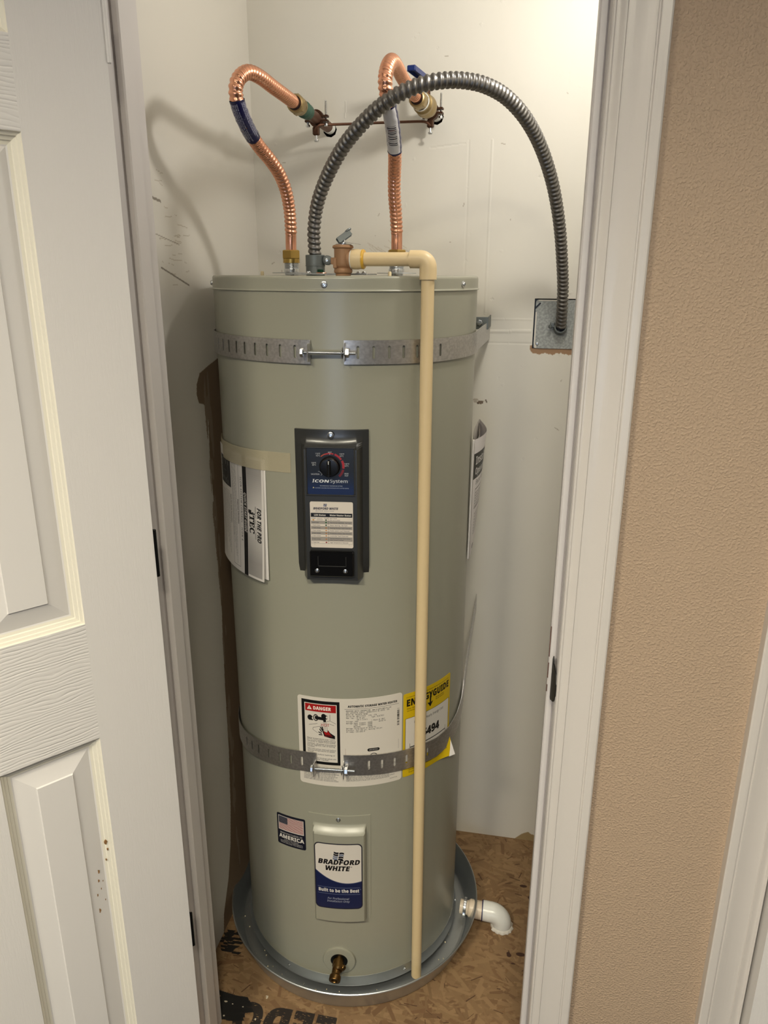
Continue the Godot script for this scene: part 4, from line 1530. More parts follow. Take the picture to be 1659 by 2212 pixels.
func table_print() -> ImageTexture:
	var W := 640
	var H := 720
	var k := Ink.new(self, W, H, Color(0.84, 0.80, 0.755))
	var navy := Color(0.05, 0.07, 0.17)
	maker_flag(k, 205, 34, 52, navy, Color(0.35, 0.42, 0.62))
	k.text("BRADFORD WHITE", 46, 122, 44, navy, {"heavy": 0.6, "bold": true, "slant": 0.2, "fit": 372})
	k.text("WATER HEATERS", 80, 152, 22, Color(0.25, 0.3, 0.45), {"fit": 300, "slant": 0.2, "track": 5})
	k.rect(10, 176, 620, 62, Color(0.02, 0.02, 0.05))
	k.text("LED Status", 56, 220, 34, Color(0.85, 0.82, 0.78), {"heavy": 0.6, "bold": true, "fit": 176})
	k.text("Water Heater Status", 292, 220, 34, Color(0.85, 0.82, 0.78), {"heavy": 0.6, "bold": true, "fit": 318})
	var rows := [["Amber → Green", "Self Check", 64], ["Solid Green", "Thermostat Satisfied - No Fault", 42], ["1 Flash Green", "Water Heating - No Fault", 42], ["2 Flash Amber", "Heating Element Fault Detected", 42], ["3 Flash Amber", "Power Switch Fault Detected", 42], ["4 Flash Amber", "Temperature Sensor Fault Detected", 42], ["5 Flash Amber", "Controller Fault Detected", 42], ["6 Flash Amber", "Demand Response Event Active", 60], ["1 Flash Red", "High Temperature Detected", 44]]
	var y := 238.0
	for n in rows.size():
		var h: float = rows[n][2]
		if n % 2 == 1:
			k.rect(10, y, 620, h, Color(0.60, 0.575, 0.545))
		k.rect(10, y + h - 2, 620, 2, Color(0.12, 0.12, 0.12))
		k.text(rows[n][0] if n else "Amber", 20, y + (h / 2 + 8 if n else 26), 21, navy)
		k.text(rows[n][1], 290, y + (h / 2 + 8 if n and n != 7 else 26.0), 22, navy, {"fit": minf(320, 11.0 * rows[n][1].length())})
		if n == 0:
			k.text("Green", 212, y + 26, 21, navy)
			k.text("Continuous", 100, y + 48, 17, navy)
			k.line(Vector2(104, y + 22), Vector2(180, y + 22), 3, navy)
			k.disc(46, y + 46, 15, 9, Color(0.75, 0.50, 0.10))
			k.text("(after start up delay)", 290, y + 52, 17, navy)
		if n == 7:
			k.text("Button function is disabled", 290, y + 50, 17, navy)
		k.disc(236, y + (h / 2 if n else 46.0), 14, 10 if n < 3 or n == 8 else 7, [Color(0.06, 0.25, 0.12), Color(0.07, 0.34, 0.16), Color(0.06, 0.25, 0.12), Color(0.72, 0.42, 0.06), Color(0.72, 0.42, 0.06), Color(0.72, 0.42, 0.06), Color(0.72, 0.42, 0.06), Color(0.72, 0.42, 0.06), Color(0.5, 0.04, 0.05)][n])
		y += h
	k.frame(10, 176, 620, y - 176, 2, Color(0.1, 0.1, 0.1))
	k.rect(270, 238, 3, y - 238, Color(0.1, 0.1, 0.1))
	k.rect(58, y, 2, 26, Color(0.3, 0.3, 0.3))
	k.rect(580, y, 2, 26, Color(0.3, 0.3, 0.3))
	return k.tex()


# ---------------------------------------------------------------- stickers on the tank
func rating_print() -> ImageTexture:
	var W := 1060
	var H := 1008
	var k := Ink.new(self, W, H, Color(0.83, 0.80, 0.76))
	var black := Color(0.03, 0.03, 0.03)
	var ink := Color(0.12, 0.12, 0.13)
	k.rect(42, 36, 386, 722, black)
	k.rect(72, 70, 328, 656, Color(0.83, 0.80, 0.76))
	var red := Color(0.62, 0.07, 0.07)
	k.rect(80, 78, 312, 82, red)
	k.poly(PackedVector2Array([Vector2(98, 142), Vector2(124, 96), Vector2(150, 142)]), Color(0.88, 0.86, 0.82))
	k.text("!", 118, 138, 34, red, {"bold": true})
	k.text("DANGER", 160, 140, 50, Color(0.9, 0.87, 0.83), {"heavy": 0.9, "bold": true, "fit": 182})
	# tap running over a hand
	for c in [[128, 234, 26, 30], [148, 240, 20, 24], [268, 204, 24, 28], [290, 214, 20, 24]]:
		k.disc(c[0], c[1], c[2], c[3], black)
	k.disc(160, 238, 13, 16, Color(0.8, 0.78, 0.74))
	k.disc(300, 214, 10, 13, Color(0.8, 0.78, 0.74))
	k.disc(188, 228, 26, 38, black)
	k.disc(188, 228, 18, 27, Color(0.83, 0.80, 0.76))
	k.disc(192, 228, 14, 20, black)
	k.poly(PackedVector2Array([Vector2(184, 206), Vector2(276, 222), Vector2(292, 246), Vector2(290, 268), Vector2(266, 268), Vector2(262, 250), Vector2(184, 246)]), black)
	k.line(Vector2(330, 180), Vector2(330, 250), 3, ink)
	k.line(Vector2(330, 250), Vector2(390, 282), 3, ink)
	k.line(Vector2(330, 250), Vector2(296, 262), 3, ink)
	k.line(Vector2(114, 318), Vector2(204, 292), 3, ink)
	k.line(Vector2(326, 288), Vector2(372, 300), 3, ink)
	k.line(Vector2(240, 318), Vector2(158, 342), 3, ink)
	k.line(Vector2(158, 342), Vector2(154, 366), 3, ink)
	k.line(Vector2(154, 366), Vector2(206, 400), 3, ink)
	for x in [264, 274, 284, 294]:
		k.line(Vector2(x, 268), Vector2(x + (x - 276) * 0.7, 372), 3, Color(0.45, 0.42, 0.4))
	k.text("HOT", 280, 318, 44, red, {"align": 0.5})
	k.poly(PackedVector2Array([Vector2(250, 366), Vector2(300, 384), Vector2(308, 356), Vector2(330, 386), Vector2(378, 420), Vector2(378, 454), Vector2(330, 446), Vector2(270, 430)]), black)
	for f in [[256, 372, 232, 328], [246, 386, 224, 350], [246, 402, 212, 386], [252, 416, 214, 416], [262, 366, 248, 322]]:
		k.line(Vector2(f[0], f[1]), Vector2(f[2], f[3]), 11, black)
	k.poly(PackedVector2Array([Vector2(264, 368), Vector2(296, 388), Vector2(308, 366), Vector2(326, 394), Vector2(340, 412), Vector2(276, 410)]), red)
	k.text("BURN", 314, 432, 26, red, {"align": 0.5, "fit": 74})
	var y := 474.0
	for s in ["Water temperature over 125°F", "(51°C) can cause severe burns", "instantly or death from scalds.", "", "Children, disabled and elderly", "are at highest risk of being", "scalded.", "", "See instruction manual before", "setting temperature at water", "heater.", "", "Feel water before bathing or", "showering.", "", "Temperature limiting valves are", "available, see manual."]:
		if s == "":
			y += 7
			continue
		k.text(s, 90, y, 20, ink, {"wide": 1.0, "fit": minf(296, 10.2 * s.length())})
		y += 17.6
	# right half
	k.text("AUTOMATIC STORAGE WATER HEATER", 508, 96, 30, black, {"heavy": 0.9, "bold": true, "fit": 496})
	k.rect(476, 112, 548, 3, ink)
	var mono := {"face": "Droid Sans Mono", "bold": true}
	y = 142.0
	for s in ["BRADFORD WHITE CORPORATION  www.bradfordwhite.com", "200 LAFAYETTE STREET, MIDDLEVILLE MI 49333  USA", "Model No: RE250T6-1NCWW", "Serial No: WK51112616   P/N: -CTA", "Nom. Cap.: 50 US gal       Type: ELECTRIC", "           189.3 liters", "Voltage: 240V              1 Phase AC ONLY", "Wattage Upper Element: 4500W       60/60 Hz", "        Lower Element: 4500W", "        Maximum:       4500W", "Wattage rating based on 60/60 Hz", "Pressure: Test 300 psi, Working 150 psi", "EF-ready: IIN-2045-R"]:
		k.text(s, 490, y, 19, black, {"face": "Droid Sans Mono", "fit": 9.2 * s.length()})
		y += 19.5
	for n in 60:
		if rng.randf() < 0.6:
			k.rect(1006, 168 + n * 3.2, 24, 2.0 + rng.randf() * 1.4, black)
	k.disc(714, 588, 16, 17, black)
	k.disc(806, 588, 16, 17, black)
	k.rect(714, 571, 92, 34, black)
	k.text("AHRI CERTIFIED", 760, 595, 17, Color(0.8, 0.78, 0.75), {"bold": true, "align": 0.5, "fit": 90})
	k.disc(760, 672, 44, 44, black)
	k.disc(760, 672, 37, 37, Color(0.83, 0.80, 0.76))
	k.text("UL", 760, 692, 50, black, {"bold": true, "align": 0.5, "fit": 46})
	k.text("® LISTED", 620, 668, 15, ink)
	k.rect(478, 560, 2, 140, Color(0.55, 0.40, 0.40))
	k.rect(1022, 520, 2, 110, Color(0.4, 0.4, 0.4))
	y = 800.0
	for n in 11:
		k.text("INSTALLATION MUST COMPLY WITH LOCAL CODES. THIS HEATER IS NOT SUITABLE FOR SPACE HEATING".substr(n * 3 % 20, 60), 44, y + n * 15.5, 14, ink, {"fit": 372 - (n * 37 % 60)})
		k.text("4,669,448 4,790,289 5,023,031 5,199,385 5,341,770 5,660,165 5,954,492 6,056,542 6,142,216 6,684,821".substr(n * 2 % 16, 76), 480, y - 12 + n * 15.5, 14, ink, {"fit": 540 - (n * 53 % 110)})
	k.rect(44, 866, 372, 2, ink)
	k.text("238-46715-00", 930, 968, 13, ink)
	return k.tex()


func energy_print() -> ImageTexture:
	var W := 680
	var H := 990
	var yellow := Color(0.80, 0.68, 0.045)
	var black := Color(0.03, 0.03, 0.02)
	var k := Ink.new(self, W, H, yellow)
	k.text("U.S. Government     Federal law prohibits removal of this label before consumer purchase.", 34, 52, 17, black, {"fit": 610})
	k.text("ENERGYGUIDE", 30, 152, 104, black, {"heavy": 0.9, "bold": true, "fit": 616, "wide": 0.6})
	# the Y's tail is an arrow
	k.rect(331, 120, 20, 90, black)
	k.poly(PackedVector2Array([Vector2(300, 196), Vector2(341, 206), Vector2(382, 196), Vector2(341, 256)]), black)
	k.text("Water Heater - Electric", 40, 186, 20, black)
	k.text("Tank Size (Storage Volume): 50 gallons", 40, 212, 20, black, {"fit": 250})
	k.text("Bradford White", 420, 186, 20, black)
	k.text("Model RE250T6", 420, 208, 20, black)
	k.rect(24, 290, 632, 520, Color(0.83, 0.81, 0.78))
	k.frame(24, 290, 632, 520, 4, black)
	k.text("Estimated Yearly Energy Cost", 340, 372, 38, black, {"align": 0.5, "fit": 420})
	k.text("$494", 360, 580, 128, black, {"heavy": 0.9, "bold": true, "align": 0.5, "fit": 250})
	k.rect(80, 640, 520, 11, black)
	k.rect(80, 600, 4, 72, black)
	k.rect(598, 600, 4, 72, black)
	k.text("$483", 60, 700, 24, black)
	k.text("$532", 570, 700, 24, black)
	k.text("▼", 590, 600, 24, black)
	k.text("Cost Range of Similar Models", 340, 752, 27, black, {"align": 0.5, "fit": 330})
	var y := 846.0
	for s in ["• Your cost will depend on your utility rates and use.", "• Cost range based only on models of similar capacity fueled by electricity.", "• Estimated energy cost based on a national average electricity cost of 14 cents per kWh.", "• Estimated yearly energy use: 3493 kWh.", "  ftc.gov/energy"]:
		k.text(s, 60, y, 19, black, {"fit": minf(560, 8.0 * s.length())})
		y += 27
	return k.tex()


func america_print() -> ImageTexture:
	var W := 480
	var H := 530
	var navy := Color(0.04, 0.055, 0.13)
	var white := Color(0.82, 0.80, 0.77)
	var k := Ink.new(self, W, H, navy)
	k.rect(26, 36, 428, 244, white)
	for n in 13:
		k.rect(34, 44 + n * 17.6, 412, 9.4, Color(0.55, 0.13, 0.17) if n % 1 == 0 else white)
	k.rect(34, 44, 156, 118, navy)
	for n in 14:
		k.line(Vector2(36 + n * 11.0, 50 + (n % 2) * 4), Vector2(44 + n * 11.0, 46 + (n % 2) * 4), 3, Color(0.35, 0.36, 0.42))
		k.line(Vector2(36, 54 + n * 8.0), Vector2(188, 48 + n * 8.0), 2, Color(0.12, 0.13, 0.22))
	for j in 9:
		for n in (6 if j % 2 == 0 else 5):
			k.disc(48 + n * 26.0 + (13 if j % 2 else 0), 52 + j * 12.8, 4, 4, Color(0.62, 0.62, 0.64))
	k.text("MANUFACTURED IN", 240, 338, 36, white, {"align": 0.5, "fit": 380, "track": 2})
	k.text("AMERICA", 240, 416, 84, white, {"heavy": 0.9, "bold": true, "align": 0.5, "fit": 420})
	k.text("USING THE FINEST", 240, 448, 24, white, {"align": 0.5, "fit": 250})
	k.text("MATERIALS & COMPONENTS", 240, 474, 24, white, {"align": 0.5, "fit": 380})
	k.text("FROM AROUND THE WORLD", 240, 500, 24, white, {"align": 0.5, "fit": 380})
	return k.tex()


func brand_print() -> ImageTexture:
	var W := 640
	var H := 1050
	var navy := Color(0.035, 0.10, 0.27)
	var line := Color(0.08, 0.09, 0.16)
	var white := Color(0.83, 0.80, 0.765)
	var k := Ink.new(self, W, H, white)
	# wave
	var p := PackedVector2Array()
	for n in 41:
		var f := n / 40.0
		var y := lerpf(430, 640, 1.0 - pow(1.0 - f, 2.4)) + 20.0 * sin(f * PI) - 42 * pow(f, 3)
		p.append(Vector2(f * W, y))
	p.append(Vector2(W, H))
	p.append(Vector2(0, H))
	k.poly(p, navy)
	for n in 40:
		k.line(p[n], p[n + 1], 10, Color(0.25, 0.29, 0.42))
	maker_flag(k, 262, 138, 150, Color(0.04, 0.05, 0.10), Color(0.42, 0.46, 0.55))
	k.text("BRADFORD", 320, 330, 100, Color(0.03, 0.03, 0.05), {"heavy": 0.9, "bold": true, "slant": 0.2, "align": 0.5, "fit": 560})
	k.text("WHITE", 300, 428, 100, Color(0.03, 0.03, 0.05), {"heavy": 0.9, "bold": true, "slant": 0.2, "align": 0.5, "fit": 330})
	k.text("®", 484, 372, 26, Color(0.1, 0.1, 0.12))
	k.rect(36, 700, 570, 4, Color(0.5, 0.54, 0.65))
	k.rect(36, 806, 570, 4, Color(0.5, 0.54, 0.65))
	k.text("Built to be the Best", 318, 778, 70, Color(0.82, 0.80, 0.78), {"heavy": 0.9, "bold": true, "align": 0.5, "fit": 552})
	k.text("®", 604, 740, 20, Color(0.7, 0.7, 0.7))
	k.text("For Professional", 310, 896, 42, Color(0.70, 0.71, 0.75), {"slant": 0.2, "align": 0.5, "fit": 290})
	k.text("Installation Only", 310, 940, 42, Color(0.70, 0.71, 0.75), {"slant": 0.2, "align": 0.5, "fit": 305})
	# dark rim with round corners
	k.frame(0, 0, W, H, 13, line)
	for c in [[70, 70, -1, -1], [W - 70, 70, 1, -1], [70, H - 70, -1, 1], [W - 70, H - 70, 1, 1]]:
		var a0 := atan2(float(c[3]), float(c[2])) - PI / 4
		k.disc(c[0], c[1], 84, 84, line, a0, a0 + PI / 2, 57.0 / 84.0)
	return k.tex()


func build_labels() -> void:
	var m := func(called: String, t: Texture2D, rough := 0.42) -> Material: return mat(called, Color(1, 1, 1), rough, 0.0, {"albedo_texture": t})
	var o := label_patch("rating_label", heater, -10.9, 36.8, 0.5385, 0.7405, TANK_R + 0.0007, 0.006, m.call("rating_print", rating_print()))
	o.set_meta("label", "white rating and danger label")
	var curl := func(u: float, v: float) -> float:
		var d := clampf((u + (1.0 - v) - 1.62) / 0.38, 0.0, 1.0)
		return 0.017 * d * d
	o = label_patch("energy_label", heater, 37.4, 67.9, 0.5405, 0.7340, TANK_R + 0.0011, 0.004, m.call("energy_print", energy_print()), 0.0, curl, 24)
	o.set_meta("label", "yellow energy label with curled corner")
	# the white back of the curled corner
	var b := MB.new()
	var c0 := cp(67.9, 0.5405, TANK_R + 0.0182)
	var c1 := cp(67.9, 0.572, TANK_R + 0.006)
	var c2 := cp(61.5, 0.5405, TANK_R + 0.006)
	var n := cp(65, 0, 1)
	b.q(c0, c1, c0.lerp(c1, 0.6).lerp(c2, 0.25), c0.lerp(c2, 0.5), n)
	for k in b.v.size():
		b.v[k] += n * 0.0008
	obj("curled_corner", b.commit(), M.paper, o)
	o = label_patch("flag_label", heater, -25.6, -9.3, 0.3625, 0.4410, TANK_R + 0.0007, 0.004, m.call("america_print", america_print()), 0.10)
	o.set_meta("label", "dark blue sticker with a striped flag")
	o = label_patch("maker_label", heater, -3.75, 17.6, 0.2425, 0.4105, TANK_R + 0.0163, 0.0105, m.call("brand_print", brand_print(), 0.35))
	o.set_meta("label", "white and blue maker's label")


# ---------------------------------------------------------------- booklets and tape
func booklet_print() -> ImageTexture:
	# drawn upright (reads left to right), then turned so that it reads downwards
	var W := 1060
	var H := 820
	var k := Ink.new(self, W, H, Color(0.84, 0.82, 0.80))
	var black := Color(0.05, 0.05, 0.06)
	# top band (right edge once turned)
	for n in 60:
		var f := n / 59.0
		k.rect(20 + n * 17, 22, 17, 180, Color(0.60, 0.585, 0.57).lerp(Color(0.84, 0.82, 0.80), clampf(1.0 - absf(f - 0.5) * 2.6, 0, 1)))
	k.text("FOR THE PRO", 420, 80, 62, black, {"heavy": 0.9, "bold": true, "slant": 0.2, "fit": 300})
	k.text("TRAINING AND TIPS I NEED", 415, 108, 24, Color(0.2, 0.2, 0.2), {"fit": 290})
	k.text("iTEC", 470, 178, 84, black, {"face": "Droid Serif", "heavy": 0.9, "bold": true, "fit": 190})
	k.rect(458, 152, 30, 40, black)
	k.rect(0, 206, W, 58, black)
	k.text("QUICK START GUIDE", 320, 250, 46, Color(0.85, 0.83, 0.8), {"bold": true, "slant": 0.2, "fit": 350})
	k.text("ICON SYSTEM CONTROL - ICON 6", 200, 304, 34, black, {"fit": 560, "track": 4})
	k.frame(30, 330, 990, 130, 3, Color(0.2, 0.2, 0.2))
	k.text("Important Information", 410, 362, 26, black, {"bold": true, "fit": 220})
	for n in 5:
		k.text("This electric water heater has an electronic control that monitors and maintains temperature inside the tank.", 44, 388 + n * 17, 15, Color(0.25, 0.25, 0.25), {"fit": 960 - n * 60})
	k.rect(90, 486, 250, 300, Color(0.10, 0.10, 0.11))
	k.disc(215, 640, 68, 84, Color(0.02, 0.02, 0.02))
	k.disc(215, 640, 78, 96, Color(0.35, 0.35, 0.36), -2.4, 0.7, 0.93)
	k.line(Vector2(215, 600), Vector2(215, 680), 8, Color(0.3, 0.3, 0.32))
	for s in [[120, 540], [120, 600], [290, 560], [290, 620], [280, 700]]:
		k.rect(s[0], s[1], 36, 10, Color(0.5, 0.5, 0.5))
	k.text("ICON SYSTEM", 215, 770, 30, Color(0.75, 0.75, 0.75), {"align": 0.5, "bold": true})
	k.text("Quick Start Guide Instructions", 400, 506, 26, black, {"bold": true, "fit": 260})
	for n in 5:
		k.disc(384, 530 + n * 25, 4, 4, black)
		k.text("Fill the tank completely and check that all air is out of the tank before turning on power.", 396, 536 + n * 25, 17, Color(0.2, 0.2, 0.2), {"fit": 560 - n * 40})
	for n in 11:
		k.text("Water temperature set point, heating element operation and fault status are displayed by the light on the control; see the use and care manual.", 396, 664 + n * 14, 13, Color(0.35, 0.35, 0.35), {"fit": 600 - (n * 47) % 90})
	k.img.rotate_90(CLOCKWISE)
	return k.tex()


func manual_print() -> ImageTexture:
	var k := Ink.new(self, 512, 560, Color(0.87, 0.85, 0.855))
	var black := Color(0.05, 0.05, 0.055)
	k.rect(0, 66, 512, 118, black)
	k.text("Installation &", 24, 120, 54, Color(0.85, 0.84, 0.84), {"bold": true})
	k.text("Operating Manual", 24, 168, 44, Color(0.85, 0.84, 0.84), {"bold": true})
	k.frame(40, 236, 300, 96, 4, black)
	k.text("Electric Water Heaters", 40, 216, 30, black)
	for n in 6:
		k.text("Read this manual before you install, use or service the heater.", 50, 262 + n * 13, 12, black, {"fit": 270 - n * 21})
	for n in 8:
		k.text("Keep this manual near the heater", 60, 366 + n * 14, 13, Color(0.2, 0.2, 0.2), {"fit": 140 + (n * 43) % 90})
	k.disc(90, 530, 24, 14, Color(0.3, 0.3, 0.32))
	return k.tex()


func build_papers() -> void:
	# quick-start sheet: two leaves taped to the tank's left side
	var t := thing("paper_guide", "printed white quick start leaflet taped to the heater's left side", "leaflet")
	mat("booklet_print", Color(1, 1, 1), 0.55, 0.0, {"albedo_texture": booklet_print()})
	var y0 := 0.969
	var y1 := 1.2055
	var flare := func(u: float, v: float) -> float: return 0.0016 + 0.005 * pow(1.0 - v, 2.0) + 0.006 * pow(u, 3.0) * (1.0 - v) + 0.004 * pow(1.0 - u, 4.0)
	var back := func(u: float, v: float) -> float: return 0.0007 + 0.0006 * (1.0 - v) + 0.0035 * pow(u, 4.0) * (1.0 - v)
	label_patch("front_leaf", t, -66.5, -23.7, y0, y1, TANK_R, 0.0015, M.booklet_print, 0.0, flare, 24, [7, 1, 1, 1])
	label_patch("back_leaf", t, -64.5, -22.7, y0 + 0.003, y1, TANK_R, 0.0012, M.paper, 0.0, back, 24)
	mat("masking_tape", Color(0.74, 0.70, 0.59), 0.7, 0.0, {"heightmap_enabled": true, "heightmap_texture": noise(0.05, 3, 91, 256), "heightmap_scale": 0.04, "uv1_triplanar": true, "uv1_scale": Vector3(20, 20, 20), "transparency": BaseMaterial3D.TRANSPARENCY_ALPHA})
	M.masking_tape.albedo_color.a = 0.66
	# the tape lies on the jacket at its right end and climbs onto the leaflet
	var climb := func(u: float, v: float) -> float: return 0.0036 if u < 0.795 else lerpf(0.0036, 0.0009, clampf((u - 0.795) / 0.03, 0, 1))
	var tape := label_patch("masking_tape", null, -74.0, -10.2, 1.1835, 1.2195, TANK_R, 0.0004, M.masking_tape, 0.030, climb, 2)
	tag(tape, "strip of cream masking tape across the top of the leaflet", "tape")
	# folded manual hanging against the right flank
	t = thing("folded_manual", "folded printed manual tucked upright against the heater's right flank", "manual", Vector3(0.0, 0.0, 0.0))
	mat("manual_print", Color(1, 1, 1), 0.45, 0.0, {"albedo_texture": manual_print()})
	var sections := func(y: float, part: int) -> PackedVector3Array:
		# a loop seen from above: from the fold near the front round the bulged cover to the far edge
		var f := clampf((y - 0.955) / 0.255, 0.0, 1.0)
		var out := PackedVector3Array()
		for k in 15:
			var u := k / 14.0
			var z := lerpf(0.006, -0.225, u)
			var bulge := (0.004 + 0.016 * f) * pow(sin(PI * pow(u, 0.8)), 1.2)
			var x := 0.2565 + 0.002 * f - 0.006 * u
			var yy := y
			if f >= 1.0:
				yy += 0.030 * u
			if f <= 0.0:
				yy += 0.02 * u
			match part:
				0: out.append(Vector3(x + 0.0035 + bulge, yy, z))
				1: out.append(Vector3(x + 0.0022 - bulge * 0.25, yy, z - 0.002))
				2: out.append(Vector3(x + 0.0030 + bulge * 0.35, yy - 0.006, z + 0.004))
		return out
	for part in [[0, "cover", M.manual_print], [1, "back_cover", M.paper], [2, "inner_leaf", M.paper]]:
		var rows := []
		var uvs := []
		for j in 9:
			var y := lerpf(0.955, 1.2095, j / 8.0)
			# points run from front to back: seen from the right that is left to right
			var row: PackedVector3Array = sections.call(y, part[0])
			rows.append(row)
			var uv := PackedVector2Array()
			for k in row.size():
				uv.append(Vector2(k / 14.0, 1.0 - j / 8.0))
			uvs.append(uv)
		var b := MB.new()
		b.grid(rows, uvs)
		# second skin, so that the leaf has thickness
		var inner := []
		for row in rows:
			var r := PackedVector3Array()
			for p in row:
				r.append(p - Vector3(0.0005, 0, 0))
			r.reverse()
			inner.append(r)
		b.grid(inner)
		for v in range(b.v.size() / 2, b.v.size()):
			b.t[v] = Vector2(0.03, 0.04)
		obj(part[1], b.commit(50), part[2], t)
	# front fold
	var b := MB.new()
	var path := PackedVector3Array()
	for j in 9:
		path.append(Vector3(0.2575 + 0.0018 * j / 8.0, lerpf(0.955, 1.2095, j / 8.0), 0.0065))
	var rad := PackedFloat32Array()
	rad.resize(9)
	rad.fill(0.0021)
	b.sweep(path, rad, 10)
	obj("spine", b.commit(50), M.paper, t)


# ---------------------------------------------------------------- earthquake straps
func arc_points(list: Array, r: float) -> PackedVector3Array:
	# list of [angle, height]: joined by points every degree
	var out := PackedVector3Array()
	for k in list.size() - 1:
		var a: Array = list[k]
		var c: Array = list[k + 1]
		var n := maxi(1, int(absf(c[0] - a[0])))
		for s in n:
			out.append(cp(lerpf(a[0], c[0], float(s) / n), lerpf(a[1], c[1], float(s) / n), r))
	out.append(cp(list[-1][0], list[-1][1], r))
	return out


func strap_band(b: MB, path: PackedVector3Array, half: float, thick: float, slots: Array, slot_h: float, slot_w: float) -> void:
	var run := PackedFloat32Array([0.0])
	for k in path.size() - 1:
		run.append(run[k] + path[k].distance_to(path[k + 1]))
	var total := run[run.size() - 1]
	var at := func(s: float) -> Array:
		s = clampf(s, 0.0, total)
		var k := 0
		while k < run.size() - 2 and run[k + 1] < s:
			k += 1
		var f := (s - run[k]) / maxf(1e-6, run[k + 1] - run[k])
		var d := path[mini(k + 2, path.size() - 1)] - path[maxi(k - 1, 0)]
		d.y = 0
		return [path[k].lerp(path[k + 1], f), d.normalized().cross(Vector3.UP)]
	var cols := []
	for k in run.size():
		var clear := true
		for s in slots:
			if absf(run[k] - s) < slot_w + 0.0004:
				clear = false
		if clear:
			cols.append([run[k], -1.0, -1])
	for n in slots.size():
		for k in 7:
			var d := -cos(PI * k / 6.0) * slot_w
			cols.append([slots[n] + d, slot_h - slot_w + sqrt(maxf(0.0, slot_w * slot_w - d * d)), n])
	cols.sort_custom(func(a, c): return a[0] < c[0])
	for k in cols.size() - 1:
		var A: Array = cols[k]
		var B: Array = cols[k + 1]
		var pa: Array = at.call(A[0])
		var pb: Array = at.call(B[0])
		var hole: bool = A[2] >= 0 and A[2] == B[2]
		var P := func(e: Array, y: float, outer: bool) -> Vector3: return e[0] + Vector3(0, y, 0) + e[1] * (thick if outer else 0.0)
		var spans := [[-half, half, -half, half]]
		if hole:
			spans = [[-half, -A[1], -half, -B[1]], [A[1], half, B[1], half]]
		for s in spans:
			for o in [true, false]:
				b.q(P.call(pa, s[0], o), P.call(pb, s[2], o), P.call(pb, s[3], o), P.call(pa, s[1], o), pa[1] * (1 if o else -1))
			b.q(P.call(pa, s[1], true), P.call(pb, s[3], true), P.call(pb, s[3], false), P.call(pa, s[1], false), Vector3.UP)
			b.q(P.call(pa, s[0], true), P.call(pb, s[2], true), P.call(pb, s[2], false), P.call(pa, s[0], false), Vector3.DOWN)
		if A[2] != B[2] or k == 0:
			for e in [[A, pa, -1.0], [B, pb, 1.0]]:
				if e[0][2] >= 0:
					var h: float = e[0][1]
					b.q(P.call(e[1], -h, true), P.call(e[1], h, true), P.call(e[1], h, false), P.call(e[1], -h, false), Vector3(1, 0, 0))
	for e in [0.0, total]:
		var pe: Array = at.call(e)
		var q := Vector3(0, half, 0)
		b.q(pe[0] - q, pe[0] + q, pe[0] + q + pe[1] * thick, pe[0] - q + pe[1] * thick, (path[0] - path[1]) if e == 0.0 else (path[path.size() - 1] - path[path.size() - 2]))


func build_strap(label: String, r: float, left: Array, right: Array, tail: Array, slots_l: Array, slots_r: Array, half: float, bolt: Array, tab_drop: float) -> Node3D:
	var t := thing("strap", label, "strap", Vector3.ZERO, "")
	t.name = "heater_strap" if not has_node("heater_strap") else "heater_strap_001"
	var to_s := func(a: float, a0: float) -> float: return deg_to_rad(a - a0) * r
	var b := MB.new()
	strap_band(b, arc_points(left, r), half, 0.0014, slots_l.map(func(a): return to_s.call(a, left[0][0])), 0.0108, 0.0023)
	# the end is bent outwards into an ear with the bolt hole
	var e: Array = left[-1]
	b.box(Vector3(0.0016, 0.030, 0.019), Vector3(-0.0006, -tab_drop, 0.0095), 0.0005, on_tank(e[0], e[1], r))
	b.box(Vector3(0.0014, half * 2, 0.0030), Vector3(-0.0006, 0, 0.0015), 0.0004, on_tank(e[0], e[1], r))
	obj("band", b.commit(28), M.strap_steel, t)
	b = MB.new()
	var path := arc_points(right, r)
	for p in tail:
		path.append(p)
	strap_band(b, path, half, 0.0014, slots_r.map(func(a): return to_s.call(a, right[0][0])), 0.0108, 0.0023)
	e = right[0]
	b.box(Vector3(0.0016, 0.030, 0.019), Vector3(0.0006, -tab_drop, 0.0095), 0.0005, on_tank(e[0], e[1], r))
	obj("band", b.commit(28), M.strap_steel, t)
	# tension bolt: hexagonal head, thread, nut and washer
	var y: float = left[-1][1] - tab_drop
	var A := cp(bolt[0], y, r + 0.0125)
	var B := cp(bolt[1], y - 0.0005, r + 0.0125)
	var d := (B - A).normalized()
	var L := A.distance_to(B)
	b = MB.new()
	var pr := [Vector2(0, 0.0), Vector2(0.0030, 0.0)]
	var n := int(L / 0.0012)
	for k in n:
		pr.append(Vector2(0.0031, L * k / n))
		pr.append(Vector2(0.0025, L * (k + 0.5) / n))
	pr.append(Vector2(0, L))
	b.lathe(pr, 14, along(d, A))
	hex_nut(b, 0.0074, -0.0058, -0.0006, 0.0, along(d, A))
	obj("bolt", b.commit(30), M.zinc, t)
	var mid := (cp(right[0][0], y, r + 0.0125) - A).dot(d)
	b = MB.new()
	hex_nut(b, 0.0074, mid + 0.0022, mid + 0.0088, 0.0028, along(d, A))
	obj("nut", b.commit(30), M.zinc, t)
	b = MB.new()
	for s in [mid + 0.0008, mid - 0.0036]:
		b.lathe([Vector2(0.0028, s), Vector2(0.0092, s), Vector2(0.0094, s + 0.0004), Vector2(0.0092, s + 0.0013), Vector2(0.0028, s + 0.0013)], 24, along(d, A))
	obj("washer", b.commit(30), M.zinc, t)
	return t


